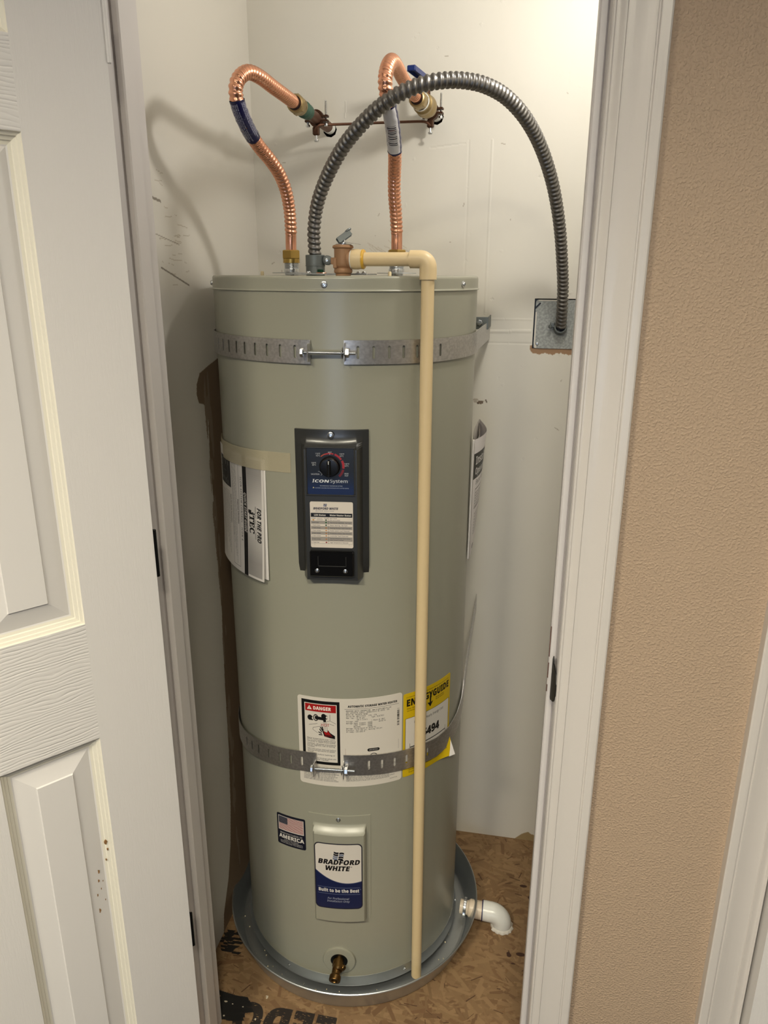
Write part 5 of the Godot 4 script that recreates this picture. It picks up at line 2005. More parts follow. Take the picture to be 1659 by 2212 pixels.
func build_straps() -> void:
	var t := build_strap("upper slotted steel strap bolted round the heater just below its lid", TANK_R + 0.0034,
		[[-128, 1.402], [-46, 1.402], [-0.2, 1.4005]], [[12.3, 1.4005], [50, 1.399], [80, 1.401], [91, 1.403]], [Vector3(0.2590, 1.4035, -0.06), Vector3(0.2612, 1.404, -0.14), Vector3(0.2632, 1.404, -0.20), Vector3(0.2650, 1.404, -0.292)],
		[-52.8, -46.8, -41.2, -35.4, -30.0, -24.2, -18.3, -12.4, -6.3], [17.5, 23.4, 29.4, 35.2, 41.1, 46.9, 52.5], 0.0198, [-2.0, 16.6], 0.0)
	# where the strap meets the wall: an angle with its lag screw
	var b := MB.new()
	b.box(Vector3(0.0025, 0.026, 0.100), Vector3(0.2665, 1.424, -0.245), 0.0006)
	b.box(Vector3(0.028, 0.026, 0.0025), Vector3(0.2525, 1.424, -0.196), 0.0006)
	obj("wall_bracket", b.commit(), M.cast_zinc, t)
	b = MB.new()
	hex_nut(b, 0.0065, 0.0, 0.005, 0.0, along(Vector3(0, 0, 1), Vector3(0.2485, 1.425, -0.1948)))
	obj("lag_screw", b.commit(), M.zinc, t)
	build_strap("lower slotted steel strap running over the danger and yellow labels", TANK_R + 0.0034,
		[[-124, 0.535], [-60, 0.556], [-50, 0.5615], [-30, 0.5775], [-10, 0.5910], [-2.4, 0.5935]], [[9.8, 0.5935], [30, 0.588], [57, 0.580], [67, 0.584], [76, 0.595], [84, 0.612], [92, 0.636]], [Vector3(0.2575, 0.655, -0.06), Vector3(0.2588, 0.682, -0.14), Vector3(0.2600, 0.700, -0.20), Vector3(0.2620, 0.722, -0.292)],
		[-47.0, -41.0, -35.0, -27.4, -20.6, -14.4, -8.6], [21.0, 27.0, 33.0, 39.0, 45.0, 51.0], 0.0230, [-3.0, 14.8], 0.0065)


# ---------------------------------------------------------------- water pipes
func corrugated(b: MB, path: PackedVector3Array, pitch: float, low: float, high: float, plain0: float, plain1: float, plain_r: float, helix: float, seg: int, sharp := 1.0) -> void:
	var rows := []
	var n := Vector3.ZERO
	var s := 0.0
	var total := 0.0
	for k in path.size() - 1:
		total += path[k].distance_to(path[k + 1])
	for k in path.size():
		if k:
			s += path[k].distance_to(path[k - 1])
		var d := (path[mini(k + 1, path.size() - 1)] - path[maxi(k - 1, 0)]).normalized()
		if n == Vector3.ZERO:
			n = d.cross(Vector3(0.3, 0.2, 0.9)).normalized()
		n = (n - d * n.dot(d)).normalized()
		var side := d.cross(n)
		var amount := clampf((s - plain0) / 0.006, 0, 1) * clampf((total - plain1 - s) / 0.006, 0, 1)
		var row := PackedVector3Array()
		for j in seg + 1:
			var a := TAU * (j % seg) / seg
			var w := 0.5 + 0.5 * cos(TAU * s / pitch + helix * a)
			w = pow(w, sharp)
			var r := lerpf(plain_r, lerpf(low, high, w), amount)
			row.append(path[k] + (n * cos(a) + side * sin(a)) * r)
		rows.append(row)
	b.grid(rows)


func sleeve(b: MB, path: PackedVector3Array, r: float, front: Vector3) -> void:
	var rows := []
	var uvs := []
	var n0 := -front.normalized()
	for k in path.size():
		var d := (path[mini(k + 1, path.size() - 1)] - path[maxi(k - 1, 0)]).normalized()
		var n := (n0 - d * n0.dot(d)).normalized()
		var side := d.cross(n)
		var row := PackedVector3Array()
		var uv := PackedVector2Array()
		for j in 33:
			var a := TAU * j / 32.0
			var wob := 0.00035 * sin(a * 5.0 + k * 1.3) + 0.0003 * sin(k * 2.1 + a * 2.0)
			row.append(path[k] + (n * cos(a) + side * sin(a)) * (r + wob))
			uv.append(Vector2(j / 32.0, 1.0 - float(k) / (path.size() - 1)))
		rows.append(row)
		uvs.append(uv)
	b.grid(rows, uvs)


func sleeve_print(which: int) -> ImageTexture:
	var navy := Color(0.045, 0.05, 0.24)
	var white := Color(0.80, 0.81, 0.86)
	var k := Ink.new(self, 620, 620, navy)
	if which == 0:
		# small print that runs along the pipe
		var s := Ink.new(self, 620, 620, Color(0, 0, 0, 0))
		for n in 15:
			if n == 6 or n == 7:
				continue
			var words := "WATER HEATER CONNECTOR  FOLLOW ALL LOCAL CODES  DO NOT KINK  HAND TIGHTEN THEN ONE THIRD TURN  CONECTOR PARA CALENTADOR DE AGUA"
			s.text(words.substr(n * 7 % 40, 56), 30, 130 + n * 24, 20, white, {"fit": 550 - (n * 61) % 120, "bold": true})
		s.img.rotate_90(CLOCKWISE)
		k.img.blend_rect(s.img, Rect2i(0, 0, 620, 620), Vector2i.ZERO)
		for n in 60:
			k.rect(170 + n * 4, 196 + 14 * sin(n * 0.5) + rng.randf() * 6, 5, 3, Color(0.5, 0.5, 0.55))
			k.rect(200 + n * 3, 430 + 10 * sin(n * 0.7) + rng.randf() * 5, 4, 3, Color(0.5, 0.5, 0.55))
	else:
		k.rect(150, 16, 240, 580, Color(0.80, 0.795, 0.80))
		var y := 210.0
		while y < 470:
			var h := 4.0 + (rng.randi() % 3) * 4.0
			k.rect(220, y, 130, h, Color(0.06, 0.06, 0.16))
			y += h + 6.0 + (rng.randi() % 3) * 5.0
		for n in 40:
			k.rect(182, 190 + n * 8, 10 + rng.randf() * 6, 4, Color(0.2, 0.2, 0.25))
		for n in 22:
			k.rect(240 + n * 4, 262 + 3 * sin(n), 5, 4, Color(0.55, 0.2, 0.18))
		for n in 26:
			k.rect(420 + (n % 3) * 14, 200 + n * 14, 9, 9, Color(0.35, 0.37, 0.5))
	return k.tex()


func flex_connector(label: String, pts: Array, y_from: float, y_to: float, print_index: int, end_dir: Vector3) -> void:
	var t := thing("copper_connector", label, "pipe", Vector3.ZERO, "copper flexible connectors")
	var path := spline(pts, 0.0011)
	var b := MB.new()
	corrugated(b, path, 0.0080, 0.0101, 0.0120, 0.034, 0.012, 0.0105, 1.0, 24, 0.75)
	obj("tube", b.commit(60), M.copper, t)
	# lower nut
	var p0: Vector3 = pts[0]
	b = MB.new()
	var xf := Transform3D(Basis(), Vector3(p0.x, 0, p0.z))
	hex_nut(b, 0.0185, 1.5520, 1.5690, 0.0102, xf)
	b.lathe([Vector2(0.0125, 1.5450), Vector2(0.0160, 1.5450), Vector2(0.0162, 1.5455), Vector2(0.0162, 1.5530)], 28, xf)
	obj("nut", b.commit(30), M.brass, t)
	# upper nut
	var p1: Vector3 = path[path.size() - 1]
	b = MB.new()
	xf = along(end_dir, p1)
	hex_nut(b, 0.0186, 0.0025, 0.0220, 0.0, xf)
	b.lathe([Vector2(0.0126, -0.0052), Vector2(0.0134, -0.0058), Vector2(0.0155, -0.0046), Vector2(0.0170, 0.0), Vector2(0.0172, 0.0030)], 28, xf)
	b.lathe([Vector2(0.0162, 0.022), Vector2(0.0162, 0.029), Vector2(0.012, 0.0295)], 28, xf)
	obj("nut", b.commit(30), M.valve_brass, t)
	b = MB.new()
	b.lathe([Vector2(0.0104, -0.0050), Vector2(0.0128, -0.0050)], 28, xf)
	obj("nut_mouth", b.commit(30), M.black, t)
	# printed sleeve on the rising part
	var part := PackedVector3Array()
	var top := 0
	for k in path.size():
		if path[k].y > path[top].y:
			top = k
	for k in top:
		if path[k].y >= y_from and path[k].y <= y_to and k % 3 == 0:
			part.append(path[k])
	b = MB.new()
	sleeve(b, part, 0.0124, Vector3(0.23, -0.2, 1))
	mat("sleeve_print_%d" % print_index, Color(1, 1, 1), 0.28, 0.0, {"albedo_texture": sleeve_print(print_index)})
	obj("printed_sleeve", b.commit(60), M["sleeve_print_%d" % print_index], t)


func ground_clamp(label: String, at: Vector3, axis: Vector3, lug_side: float) -> void:
	var t := thing("ground_clamp", label, "clamp", at, "ground clamps on the wall pipes")
	var z := axis.normalized()
	var x := Vector3.UP.cross(z).normalized()
	var xf := Transform3D(Basis(x, z.cross(x), z), Vector3.ZERO)
	for s in [1.0, -1.0]:
		var p := PackedVector2Array()
		for k in 9:
			var a := lerpf(0.35, PI - 0.35, k / 8.0)
			p.append(Vector2(cos(a) * 0.0155, s * sin(a) * 0.0170))
		p.append(Vector2(-0.0245, s * 0.0062))
		p.append(Vector2(-0.0245, s * 0.0026))
		for k in 9:
			var a := lerpf(PI - 0.2, 0.2, k / 8.0)
			p.append(Vector2(cos(a) * 0.0112, s * sin(a) * 0.0125))
		p.append(Vector2(0.0245, s * 0.0026))
		p.append(Vector2(0.0245, s * 0.0062))
		var b := MB.new()
		b.extrude(p, -0.0065, 0.0065, xf)
		if s < 0:
			b.box(Vector3(0.0135, 0.016, 0.012), Vector3(lug_side * 0.002, -0.0230, 0), 0.002, xf)
		obj("jaw", b.commit(24), M.old_bronze, t)
	for q in [[0.0195, -0.010, 0.034], [-0.0195, -0.011, 0.010]]:
		var b := MB.new()
		var pr := [Vector2(0, q[1] - 0.005), Vector2(0.0044, q[1] - 0.004), Vector2(0.0046, q[1] - 0.0015), Vector2(0.0044, q[1]), Vector2(0.0024, q[1])]
		var n := 20
		for k in n:
			pr.append(Vector2(0.0025, lerpf(q[1], q[2], k / float(n))))
			pr.append(Vector2(0.0020, lerpf(q[1], q[2], (k + 0.5) / n)))
		pr.append(Vector2(0.0018, q[2]))
		pr.append(Vector2(0, q[2]))
		b.lathe(pr, 12, xf * Transform3D(Basis(), Vector3(q[0], 0, 0)))
		obj("bolt", b.commit(35), M.zinc, t)
	var b := MB.new()
	b.lathe([Vector2(0, -0.0440), Vector2(0.0038, -0.0436), Vector2(0.0050, -0.0415), Vector2(0.0048, -0.0395), Vector2(0.0022, -0.0385), Vector2(0.0022, -0.0300)], 14, xf * Transform3D(Basis(), Vector3(lug_side * 0.002, 0, 0)))
	obj("set_screw", b.commit(35), M.zinc, t)


func build_pipes() -> void:
	flex_connector("left corrugated copper connector with a dark blue printed sleeve", [Vector3(-0.1102, 1.5622, 0.0), Vector3(-0.1099, 1.5861, 0.0), Vector3(-0.1078, 1.6110, 0.0050), Vector3(-0.1062, 1.6434, 0.0150), Vector3(-0.1059, 1.6739, 0.0350), Vector3(-0.1092, 1.6988, 0.0600), Vector3(-0.1156, 1.7181, 0.0900), Vector3(-0.1222, 1.7327, 0.1200), Vector3(-0.1255, 1.7477, 0.1500), Vector3(-0.1263, 1.7644, 0.1800), Vector3(-0.1285, 1.7860, 0.2000), Vector3(-0.1292, 1.8069, 0.2050), Vector3(-0.1258, 1.8247, 0.1950), Vector3(-0.1196, 1.8379, 0.1700), Vector3(-0.1124, 1.8386, 0.1350), Vector3(-0.1079, 1.8348, 0.0800), Vector3(-0.1050, 1.8327, 0.0250), Vector3(-0.1050, 1.8322, -0.0400)], 1.7440, 1.7930, 0, Vector3(0, 0, -1))
	flex_connector("right corrugated copper connector with a white barcode sleeve", [Vector3(0.0990, 1.5619, 0.0), Vector3(0.0989, 1.5769, 0.0), Vector3(0.0987, 1.6016, 0.0), Vector3(0.0988, 1.6333, 0.0120), Vector3(0.0991, 1.6634, 0.0300), Vector3(0.1025, 1.6921, 0.0500), Vector3(0.1084, 1.7182, 0.0800), Vector3(0.1119, 1.7426, 0.1100), Vector3(0.1132, 1.7655, 0.1400), Vector3(0.1116, 1.7879, 0.1650), Vector3(0.1089, 1.8123, 0.1750), Vector3(0.1089, 1.8363, 0.1600), Vector3(0.1091, 1.8561, 0.1200), Vector3(0.1060, 1.8629, 0.0500), Vector3(0.1045, 1.8610, -0.0200), Vector3(0.1075, 1.8572, -0.0900), Vector3(0.1122, 1.8535, -0.1430)], 1.7270, 1.7850, 1, Vector3(0.12, -0.015, -1))
	# left stub coming out of the wall
	var t := thing("wall_pipe", "brown copper pipe stub with a green corroded end at the left connector", "pipe", Vector3(-0.105, 1.832, -0.3))
	var xf := Transform3D(Basis(Vector3(1, 0, 0), Vector3(0, 0, 1), Vector3(0, -1, 0)), Vector3.ZERO)
	var b := MB.new()
	b.lathe([Vector2(0.0112, -0.04), Vector2(0.0112, 0.185), Vector2(0.0, 0.185)], 28, xf)
	obj("pipe", b.commit(), M.old_copper, t)
	b = MB.new()
	b.lathe([Vector2(0.0113, 0.176), Vector2(0.0142, 0.178), Vector2(0.0146, 0.182), Vector2(0.0142, 0.194), Vector2(0.0152, 0.197), Vector2(0.0158, 0.2045), Vector2(0.0135, 0.207), Vector2(0.0130, 0.226)], 28, xf)
	obj("corroded_end", b.commit(40), M.verdigris, t)
	b = MB.new()
	b.lathe([Vector2(0.0114, 0.002), Vector2(0.0124, 0.003), Vector2(0.0126, 0.012), Vector2(0.0123, 0.022), Vector2(0.0113, 0.0225)], 28, xf)
	obj("white_wrap", b.commit(40), M.white_tape, t)
	# right stub with the ball valve
	var o := Vector3(0.1308, 1.8503, -0.2968)
	var d := (Vector3(0.1122, 1.8535, -0.1430) - o).normalized()
	t = thing("wall_pipe", "short copper pipe stub between the wall and the brass valve", "pipe", o)
	xf = along(d)
	b = MB.new()
	b.lathe([Vector2(0.0112, -0.045), Vector2(0.0112, 0.062), Vector2(0.0, 0.062)], 28, xf)
	obj("pipe", b.commit(), M.old_copper, t)
	b = MB.new()
	b.lathe([Vector2(0.0113, -0.004), Vector2(0.0126, -0.003), Vector2(0.0126, 0.018), Vector2(0.0113, 0.019)], 28, xf)
	obj("white_wrap", b.commit(40), M.white_tape, t)
	var L := (Vector3(0.1122, 1.8535, -0.1430) - o).length()
	t = thing("ball_valve", "brass ball valve with a blue lever behind the grey conduit", "valve", o)
	b = MB.new()
	var pr := [Vector2(0.0113, 0.054), Vector2(0.0150, 0.055), Vector2(0.0154, 0.057), Vector2(0.0154, 0.066), Vector2(0.0190, 0.070), Vector2(0.0215, 0.078), Vector2(0.0222, 0.086), Vector2(0.0215, 0.094), Vector2(0.0198, 0.100), Vector2(0.0198, 0.104), Vector2(0.0206, 0.106), Vector2(0.0206, 0.113), Vector2(0.0176, 0.116), Vector2(0.0168, L - 0.026), Vector2(0.0, L - 0.026)]
	b.lathe(pr, 32, xf)
	obj("body", b.commit(28), M.valve_brass, t)
	b = MB.new()
	b.lathe([Vector2(0.0166, L - 0.0275), Vector2(0.0182, L - 0.0270), Vector2(0.0182, L - 0.0245), Vector2(0.0166, L - 0.0240)], 28, xf)
	obj("white_wrap", b.commit(40), M.white_tape, t)
	b = MB.new()
	var c := d * 0.086
	b.lathe([Vector2(0.0085, 0.012), Vector2(0.0085, 0.029), Vector2(0.0070, 0.031), Vector2(0.0080, 0.052), Vector2(0.0040, 0.054), Vector2(0.0, 0.054)], 18, Transform3D(Basis(), c))
	obj("stem", b.commit(), M.old_bronze, t)
	b = MB.new()
	# lever: a flat vinyl-dipped bar that runs level from the stem towards the closet's front
	var hx := Transform3D(Basis(Vector3(0, 1, 0), deg_to_rad(-9)), c + Vector3(-0.006, 0.0530, 0))
	var prof := PackedVector2Array([Vector2(-0.0088, -0.0060), Vector2(-0.0070, -0.0065), Vector2(-0.0066, 0.0), Vector2(0.0066, 0.0), Vector2(0.0070, -0.0065), Vector2(0.0088, -0.0060), Vector2(0.0086, 0.0028), Vector2(0.0070, 0.0042), Vector2(-0.0070, 0.0042), Vector2(-0.0086, 0.0028)])
	b.extrude(prof, -0.007, 0.080, hx)
	b.box(Vector3(0.0168, 0.0098, 0.003), Vector3(0, -0.0012, 0.081), 0.0014, hx)
	obj("lever", b.commit(30), M.blue_handle, t)
	ground_clamp("brown ground clamp on the left wall pipe, bolt sticking up", Vector3(-0.105, 1.832, -0.190), Vector3(0, 0, 1), -1)
	ground_clamp("brown ground clamp tight against the wall behind the brass valve", o + d * 0.038, d, -1)
	t = thing("bonding_wire", "thin brown copper wire joining the two ground clamps", "wire")
	var w := spline([Vector3(-0.1075, 1.8085, -0.186), Vector3(-0.1040, 1.8150, -0.180), Vector3(-0.0960, 1.8200, -0.184), Vector3(-0.075, 1.8222, -0.200), Vector3(-0.03, 1.8245, -0.213), Vector3(0.02, 1.8268, -0.224), Vector3(0.07, 1.8288, -0.235), Vector3(0.105, 1.8300, -0.243), Vector3(0.1185, 1.8290, -0.247), Vector3(0.1235, 1.8235, -0.254)], 0.004)
	var rad := PackedFloat32Array()
	rad.resize(w.size())
	rad.fill(0.0027)
	b = MB.new()
	b.sweep(w, rad, 12)
	obj("wire", b.commit(50), M.old_copper, t)


# ---------------------------------------------------------------- electric conduit and its box
func build_conduit() -> void:
	var t := thing("conduit", "grey flexible steel conduit arching from the heater's lid to the wall box", "conduit")
	var path := spline([Vector3(-0.0449, 1.5480, 0.0600), Vector3(-0.0446, 1.5751, 0.0650), Vector3(-0.0434, 1.5990, 0.0700), Vector3(-0.0363, 1.6298, 0.0800), Vector3(-0.0246, 1.6554, 0.0950), Vector3(-0.0090, 1.6800, 0.1100), Vector3(0.0116, 1.7050, 0.1300), Vector3(0.0363, 1.7301, 0.1500), Vector3(0.0646, 1.7517, 0.1700), Vector3(0.0944, 1.7715, 0.1850), Vector3(0.1260, 1.7881, 0.1950), Vector3(0.1551, 1.7999, 0.1950), Vector3(0.1831, 1.8076, 0.1900), Vector3(0.2101, 1.8129, 0.1750), Vector3(0.2371, 1.8149, 0.1550), Vector3(0.2647, 1.8127, 0.1300), Vector3(0.2929, 1.8051, 0.0900), Vector3(0.3196, 1.7876, 0.0500), Vector3(0.3427, 1.7637, 0.0050), Vector3(0.3629, 1.7323, -0.0400), Vector3(0.3805, 1.6942, -0.0850), Vector3(0.3940, 1.6525, -0.1250), Vector3(0.4046, 1.6076, -0.1600), Vector3(0.4133, 1.5553, -0.1950), Vector3(0.4205, 1.4995, -0.2300), Vector3(0.4230, 1.4506, -0.2550), Vector3(0.4239, 1.4150, -0.2790)], 0.0012)
	var b := MB.new()
	# interlocked strip: a wide rounded ridge with a fine seam, then a narrow valley
	var rows := []
	var n := Vector3.ZERO
	var s := 0.0
	var pitch := 0.0096
	for k in path.size():
		if k:
			s += path[k].distance_to(path[k - 1])
		var d := (path[mini(k + 1, path.size() - 1)] - path[maxi(k - 1, 0)]).normalized()
		if n == Vector3.ZERO:
			n = d.cross(Vector3(0.3, 0.2, 0.9)).normalized()
		n = (n - d * n.dot(d)).normalized()
		var side := d.cross(n)
		var row := PackedVector3Array()
		for j in 25:
			var a := TAU * (j % 24) / 24.0
			var f := fposmod(s / pitch + a / TAU, 1.0)
			var r := 0.0100
			if f < 0.62:
				r += 0.0026 * pow(sin(PI * f / 0.62), 0.5)
				if f > 0.30 and f < 0.40:
					r -= 0.0005
			row.append(path[k] + (n * cos(a) + side * sin(a)) * r)
		rows.append(row)
	b.grid(rows)
	obj("tube", b.commit(60), M.conduit_steel, t)
	# clamp connector on the lid
	b = MB.new()
	var xf := Transform3D(Basis(), Vector3(-0.0449, 0, 0.060))
	b.lathe([Vector2(0.0, 1.5217), Vector2(0.0172, 1.5217), Vector2(0.0176, 1.5225), Vector2(0.0176, 1.5385), Vector2(0.0186, 1.5388), Vector2(0.0186, 1.5400), Vector2(0.0180, 1.5402), Vector2(0.0180, 1.5575), Vector2(0.0172, 1.5585), Vector2(0.0120, 1.5585)], 36, xf)
	var cl := obj("connector", b.commit(30), M.cast_zinc, t)
	b = MB.new()
	var ear := along(Vector3(0.1, 0, 1), Vector3(-0.0210, 1.5490, 0.061))
	b.lathe([Vector2(0, -0.008), Vector2(0.0086, -0.008), Vector2(0.0086, 0.005), Vector2(0.0078, 0.0075), Vector2(0.005, 0.009), Vector2(0, 0.0095)], 24, ear)
	b.box(Vector3(0.012, 0.013, 0.012), Vector3(-0.028, 1.5490, 0.060), 0.001)
	obj("ear", b.commit(30), M.cast_zinc, cl)
	b = MB.new()
	b.lathe([Vector2(0, 0.0085), Vector2(0.0030, 0.0085), Vector2(0.0028, 0.0110), Vector2(0, 0.0115)], 14, ear)
	obj("clamp_screw", b.commit(30), M.zinc, cl)
	# connector at the box
	b = MB.new()
	var e := path[path.size() - 1]
	xf = along(Vector3(0, 0.28, 1), Vector3(0.4235, 1.4085, BACK_Z + 0.0035))
	b.lathe([Vector2(0, 0), Vector2(0.0150, 0.0), Vector2(0.0152, 0.008), Vector2(0.0136, 0.018), Vector2(0.0108, 0.019)], 28, xf)
	b.box(Vector3(0.010, 0.012, 0.008), Vector3(0.4055, 1.4170, BACK_Z + 0.010), 0.0015)
	b.lathe([Vector2(0, 0), Vector2(0.004, 0), Vector2(0.0042, 0.004), Vector2(0, 0.005)], 14, along(Vector3(-0.4, 0, 1), Vector3(0.4015, 1.4135, BACK_Z + 0.0135)))
	obj("connector", b.commit(30), M.cast_zinc, t)
	# cover plate with a slotted corner and a screw
	t = thing("junction_box", "square galvanised junction box cover set into the back wall", "box", Vector3(0.417, 1.4175, BACK_Z))
	var W := 0.0505
	var H := 0.0535
	b = MB.new()
	var p := PackedVector2Array()
	for c in [[W, H, 0], [-W, H, 1], [-W, -H, 2], [W, -H, 3]]:
		for k in 5:
			var a: float = (c[2] + k / 4.0) * PI / 2
			p.append(Vector2(c[0] - signf(c[0]) * 0.006 + 0.006 * cos(a), c[1] - signf(c[1]) * 0.006 + 0.006 * sin(a)))
	# the slot is cut in from the left edge, up and to the right
	var q := PackedVector2Array()
	for v in p:
		q.append(v)
		if v.is_equal_approx(p[9]):
			q.append_array([Vector2(-W, H - 0.0150), Vector2(-W + 0.0080, H - 0.0065), Vector2(-W + 0.0105, H - 0.0062), Vector2(-W + 0.0112, H - 0.0085), Vector2(-W, H - 0.0205)])
	b.extrude(q, 0.0005, 0.0022)
	obj("cover", b.commit(), M.box_steel, t)
	b = MB.new()
	for s2 in [[Vector3(-W + 0.0018, -0.008, 0.0022), Vector3(0.0030, 0.070, 0.0006)], [Vector3(W - 0.002, -0.022, 0.0022), Vector3(0.0036, 0.055, 0.0006)], [Vector3(-0.02, H - 0.0015, 0.0022), Vector3(0.05, 0.0024, 0.0006)], [Vector3(-W + 0.004, -H + 0.006, 0.0022), Vector3(0.006, 0.010, 0.0006)]]:
		b = MB.new()
		b.box(s2[1], s2[0], 0.0003)
		obj("paint_smear", b.commit(), M.caulk, t)
	screw("cover_screw", t, Transform3D(Basis(), Vector3(-0.0425, -0.0432, 0.0022)), 0.0026)
	b = MB.new()
	b.box(Vector3(0.104, 0.108, 0.040), Vector3(0, 0, -0.026))
	obj("box", b.commit(), M.black, t)


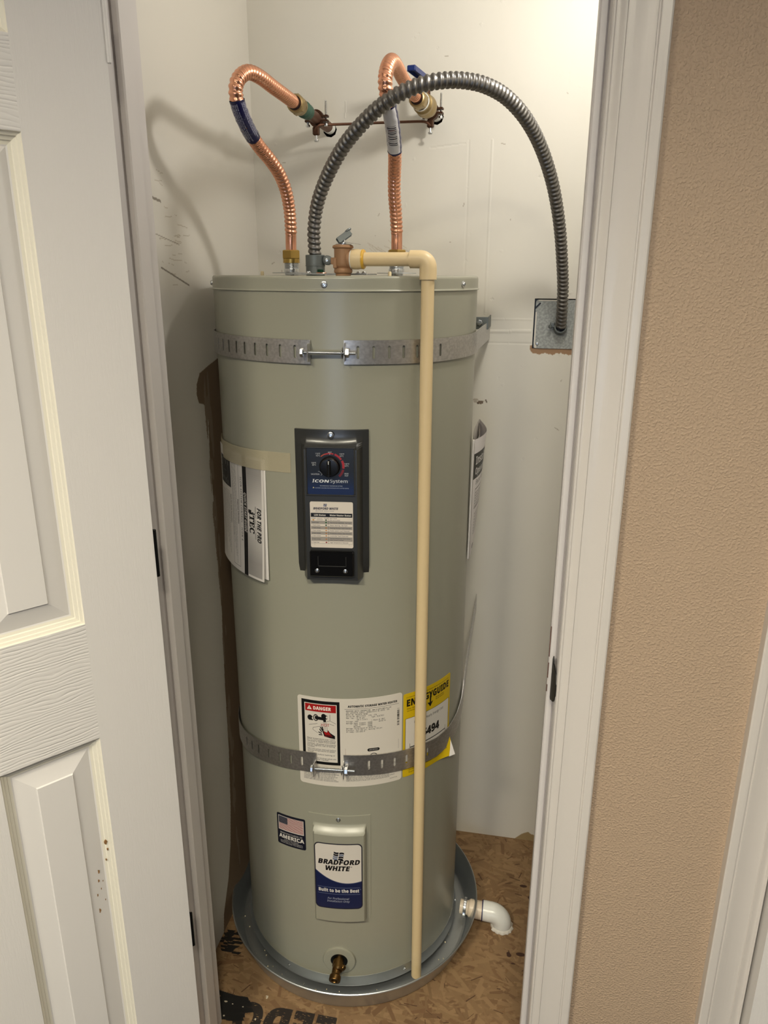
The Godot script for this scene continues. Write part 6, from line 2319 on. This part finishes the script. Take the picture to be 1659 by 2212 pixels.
# ---------------------------------------------------------------- relief valve with its discharge pipe
func build_relief_valve() -> void:
	var at := Vector3(0.0405, 1.5216, 0.190)
	var t := thing("relief_valve", "small bronze relief valve with a grey test lever on the lid", "valve", at)
	var b := MB.new()
	b.lathe([Vector2(0, 0), Vector2(0.0128, 0.0), Vector2(0.0128, 0.004), Vector2(0.0150, 0.005), Vector2(0.0158, 0.008), Vector2(0.0150, 0.012), Vector2(0.0120, 0.0140), Vector2(0.0135, 0.0155), Vector2(0.0145, 0.018), Vector2(0.0150, 0.022), Vector2(0.0150, 0.0435), Vector2(0.0172, 0.0445), Vector2(0.0178, 0.046), Vector2(0.0172, 0.0485), Vector2(0.0140, 0.0500), Vector2(0.0, 0.0500)], 32)
	b.lathe([Vector2(0.0, 0.006), Vector2(0.0150, 0.008), Vector2(0.0158, 0.0125), Vector2(0.0150, 0.0150), Vector2(0.0, 0.0150)], 32, along(Vector3(1, 0, 0), Vector3(0, 0.0268, 0)))
	b.box(Vector3(0.008, 0.011, 0.012), Vector3(-0.0155, 0.024, 0.004), 0.0015)
	b.box(Vector3(0.007, 0.017, 0.010), Vector3(-0.011, 0.0205, 0.009), 0.0015)
	obj("body", b.commit(34), M.cast_bronze, t)
	b = MB.new()
	b.lathe([Vector2(0, 0.0500), Vector2(0.0130, 0.0500), Vector2(0.0132, 0.0512), Vector2(0.004, 0.0522), Vector2(0.0028, 0.058), Vector2(0, 0.058)], 24, Transform3D(Basis(), Vector3(0.001, 0, 0)))
	obj("spring_cap", b.commit(34), M.zinc, t)
	b = MB.new()
	# lever: a folded channel, tipped up to the right
	var hx := Transform3D(Basis(Vector3(0, 0, 1), deg_to_rad(38)) * Basis(Vector3(0, 1, 0), deg_to_rad(25)), Vector3(-0.0015, 0.0585, 0.004))
	b.box(Vector3(0.026, 0.0014, 0.0085), Vector3(0.006, 0.0050, 0), 0.0003, hx)
	b.box(Vector3(0.026, 0.010, 0.0014), Vector3(0.006, 0.0004, 0.0042), 0.0003, hx)
	b.box(Vector3(0.026, 0.010, 0.0014), Vector3(0.006, 0.0004, -0.0042), 0.0003, hx)
	b.lathe([Vector2(0.004, 0.0), Vector2(0.0068, 0.001), Vector2(0.0068, 0.003), Vector2(0.004, 0.004)], 20, hx * Transform3D(Basis(), Vector3(0.017, 0.003, 0)))
	obj("lever", b.commit(30), M.cast_zinc, t)
	b = MB.new()
	b.box(Vector3(0.024, 0.0008, 0.016), Vector3(0.010, 0.0530, 0.002), 0.0003, Transform3D(Basis(Vector3(0, 0, 1), deg_to_rad(-8)), Vector3(0, 0.001, 0)))
	obj("rating_tag", b.commit(), M.zinc, t)

	var y := 1.5484
	t = thing("discharge_pipe", "cream plastic discharge pipe running from the valve down the heater's front", "pipe")
	b = MB.new()
	var xf := along(Vector3(1, 0, 0.055), Vector3(0.0545, y, 0.1908))
	b.lathe([Vector2(0.0140, 0.0), Vector2(0.0152, 0.0005), Vector2(0.0152, 0.002), Vector2(0.0150, 0.0025)], 32, xf)
	obj("seal_tape", b.commit(), M.white_tape, t)
	b = MB.new()
	b.lathe([Vector2(0.0, 0.0022), Vector2(0.0156, 0.0022), Vector2(0.0162, 0.0032), Vector2(0.0164, 0.0130), Vector2(0.0158, 0.0145), Vector2(0.0158, 0.0205), Vector2(0.0150, 0.0215), Vector2(0.0112, 0.0215)], 32, xf)
	obj("adapter", b.commit(34), M.cpvc, t)
	b = MB.new()
	b.lathe([Vector2(0.0159, 0.0200), Vector2(0.0160, 0.0222), Vector2(0.0146, 0.0236), Vector2(0.0112, 0.0240)], 32, xf)
	obj("glue_bead", b.commit(50), M.cpvc_glue, t)
	# horizontal run
	var P0 := xf * Vector3(0, 0.020, 0)
	var C := Vector3(0.1862, 1.5483, 0.1990)
	b = MB.new()
	b.sweep(PackedVector3Array([P0, P0.lerp(C, 0.5), C - (C - P0).normalized() * 0.012]), PackedFloat32Array([0.0111, 0.0111, 0.0111]), 28, false)
	obj("pipe", b.commit(50), M.cpvc, t)
	# elbow
	b = MB.new()
	var path := PackedVector3Array()
	var d := (C - P0).normalized()
	path.append(C - d * 0.0300)
	path.append(C - d * 0.0299)
	path.append(C - d * 0.0160)
	for k in 9:
		var a := PI / 2 * k / 8.0
		path.append(C - d * 0.013 + d * 0.013 * sin(a) + Vector3(0, -0.013 + 0.013 * cos(a), 0))
	path.append(C + Vector3(0.0002, -0.016, 0.0))
	path.append(C + Vector3(0.0004, -0.0319, 0.0))
	path.append(C + Vector3(0.0004, -0.0320, 0.0))
	var rad := PackedFloat32Array()
	for k in path.size():
		rad.append(0.0143)
	rad[0] = 0.0134
	rad[path.size() - 1] = 0.0134
	b.sweep(path, rad, 30, true)
	obj("elbow", b.commit(34), M.cpvc, t)
	# drop
	b = MB.new()
	var A := C + Vector3(0.0, -0.030, 0.0)
	var B := Vector3(0.1913, 0.0170, 0.2000)
	var pts := PackedVector3Array()
	var rr := PackedFloat32Array()
	for k in 9:
		pts.append(A.lerp(B, k / 8.0) + Vector3(0, 0, 0.0012 * sin(PI * k / 8.0)))
		rr.append(0.0111)
	pts.append(B + Vector3(0, -0.0008, 0))
	rr.append(0.0100)
	b.sweep(pts, rr, 28, false)
	b.lathe([Vector2(0.0100, 0.0162), Vector2(0.0088, 0.0162), Vector2(0.0088, 0.06)], 28, Transform3D(Basis(), Vector3(B.x, 0, B.z)))
	obj("drop_pipe", b.commit(50), M.cpvc, t)


func build_small_things() -> void:
	# crumbs of plaster lying in the pan
	var b := MB.new()
	var r := RandomNumberGenerator.new()
	r.seed = 9
	for k in 46:
		var a := r.randf_range(-1.5, 1.6)
		var rad := r.randf_range(0.244, 0.276)
		var s := r.randf_range(0.0006, 0.0022)
		b.box(Vector3(s * r.randf_range(0.8, 1.8), s, s * r.randf_range(0.6, 1.3)), Vector3.ZERO, s * 0.2, Transform3D(Basis(Vector3(r.randf() - 0.5, 1, r.randf() - 0.5).normalized(), r.randf() * TAU), Vector3(PAN.x + rad * sin(a), 0.0013 + s * 0.45, PAN.z + rad * cos(a))))
	var o := obj("plaster_crumbs", b.commit(), M.cream_plug)
	tag(o, "cream plaster crumbs scattered on the bottom of the drain pan", "crumbs")
	o.set_meta("kind", "stuff")
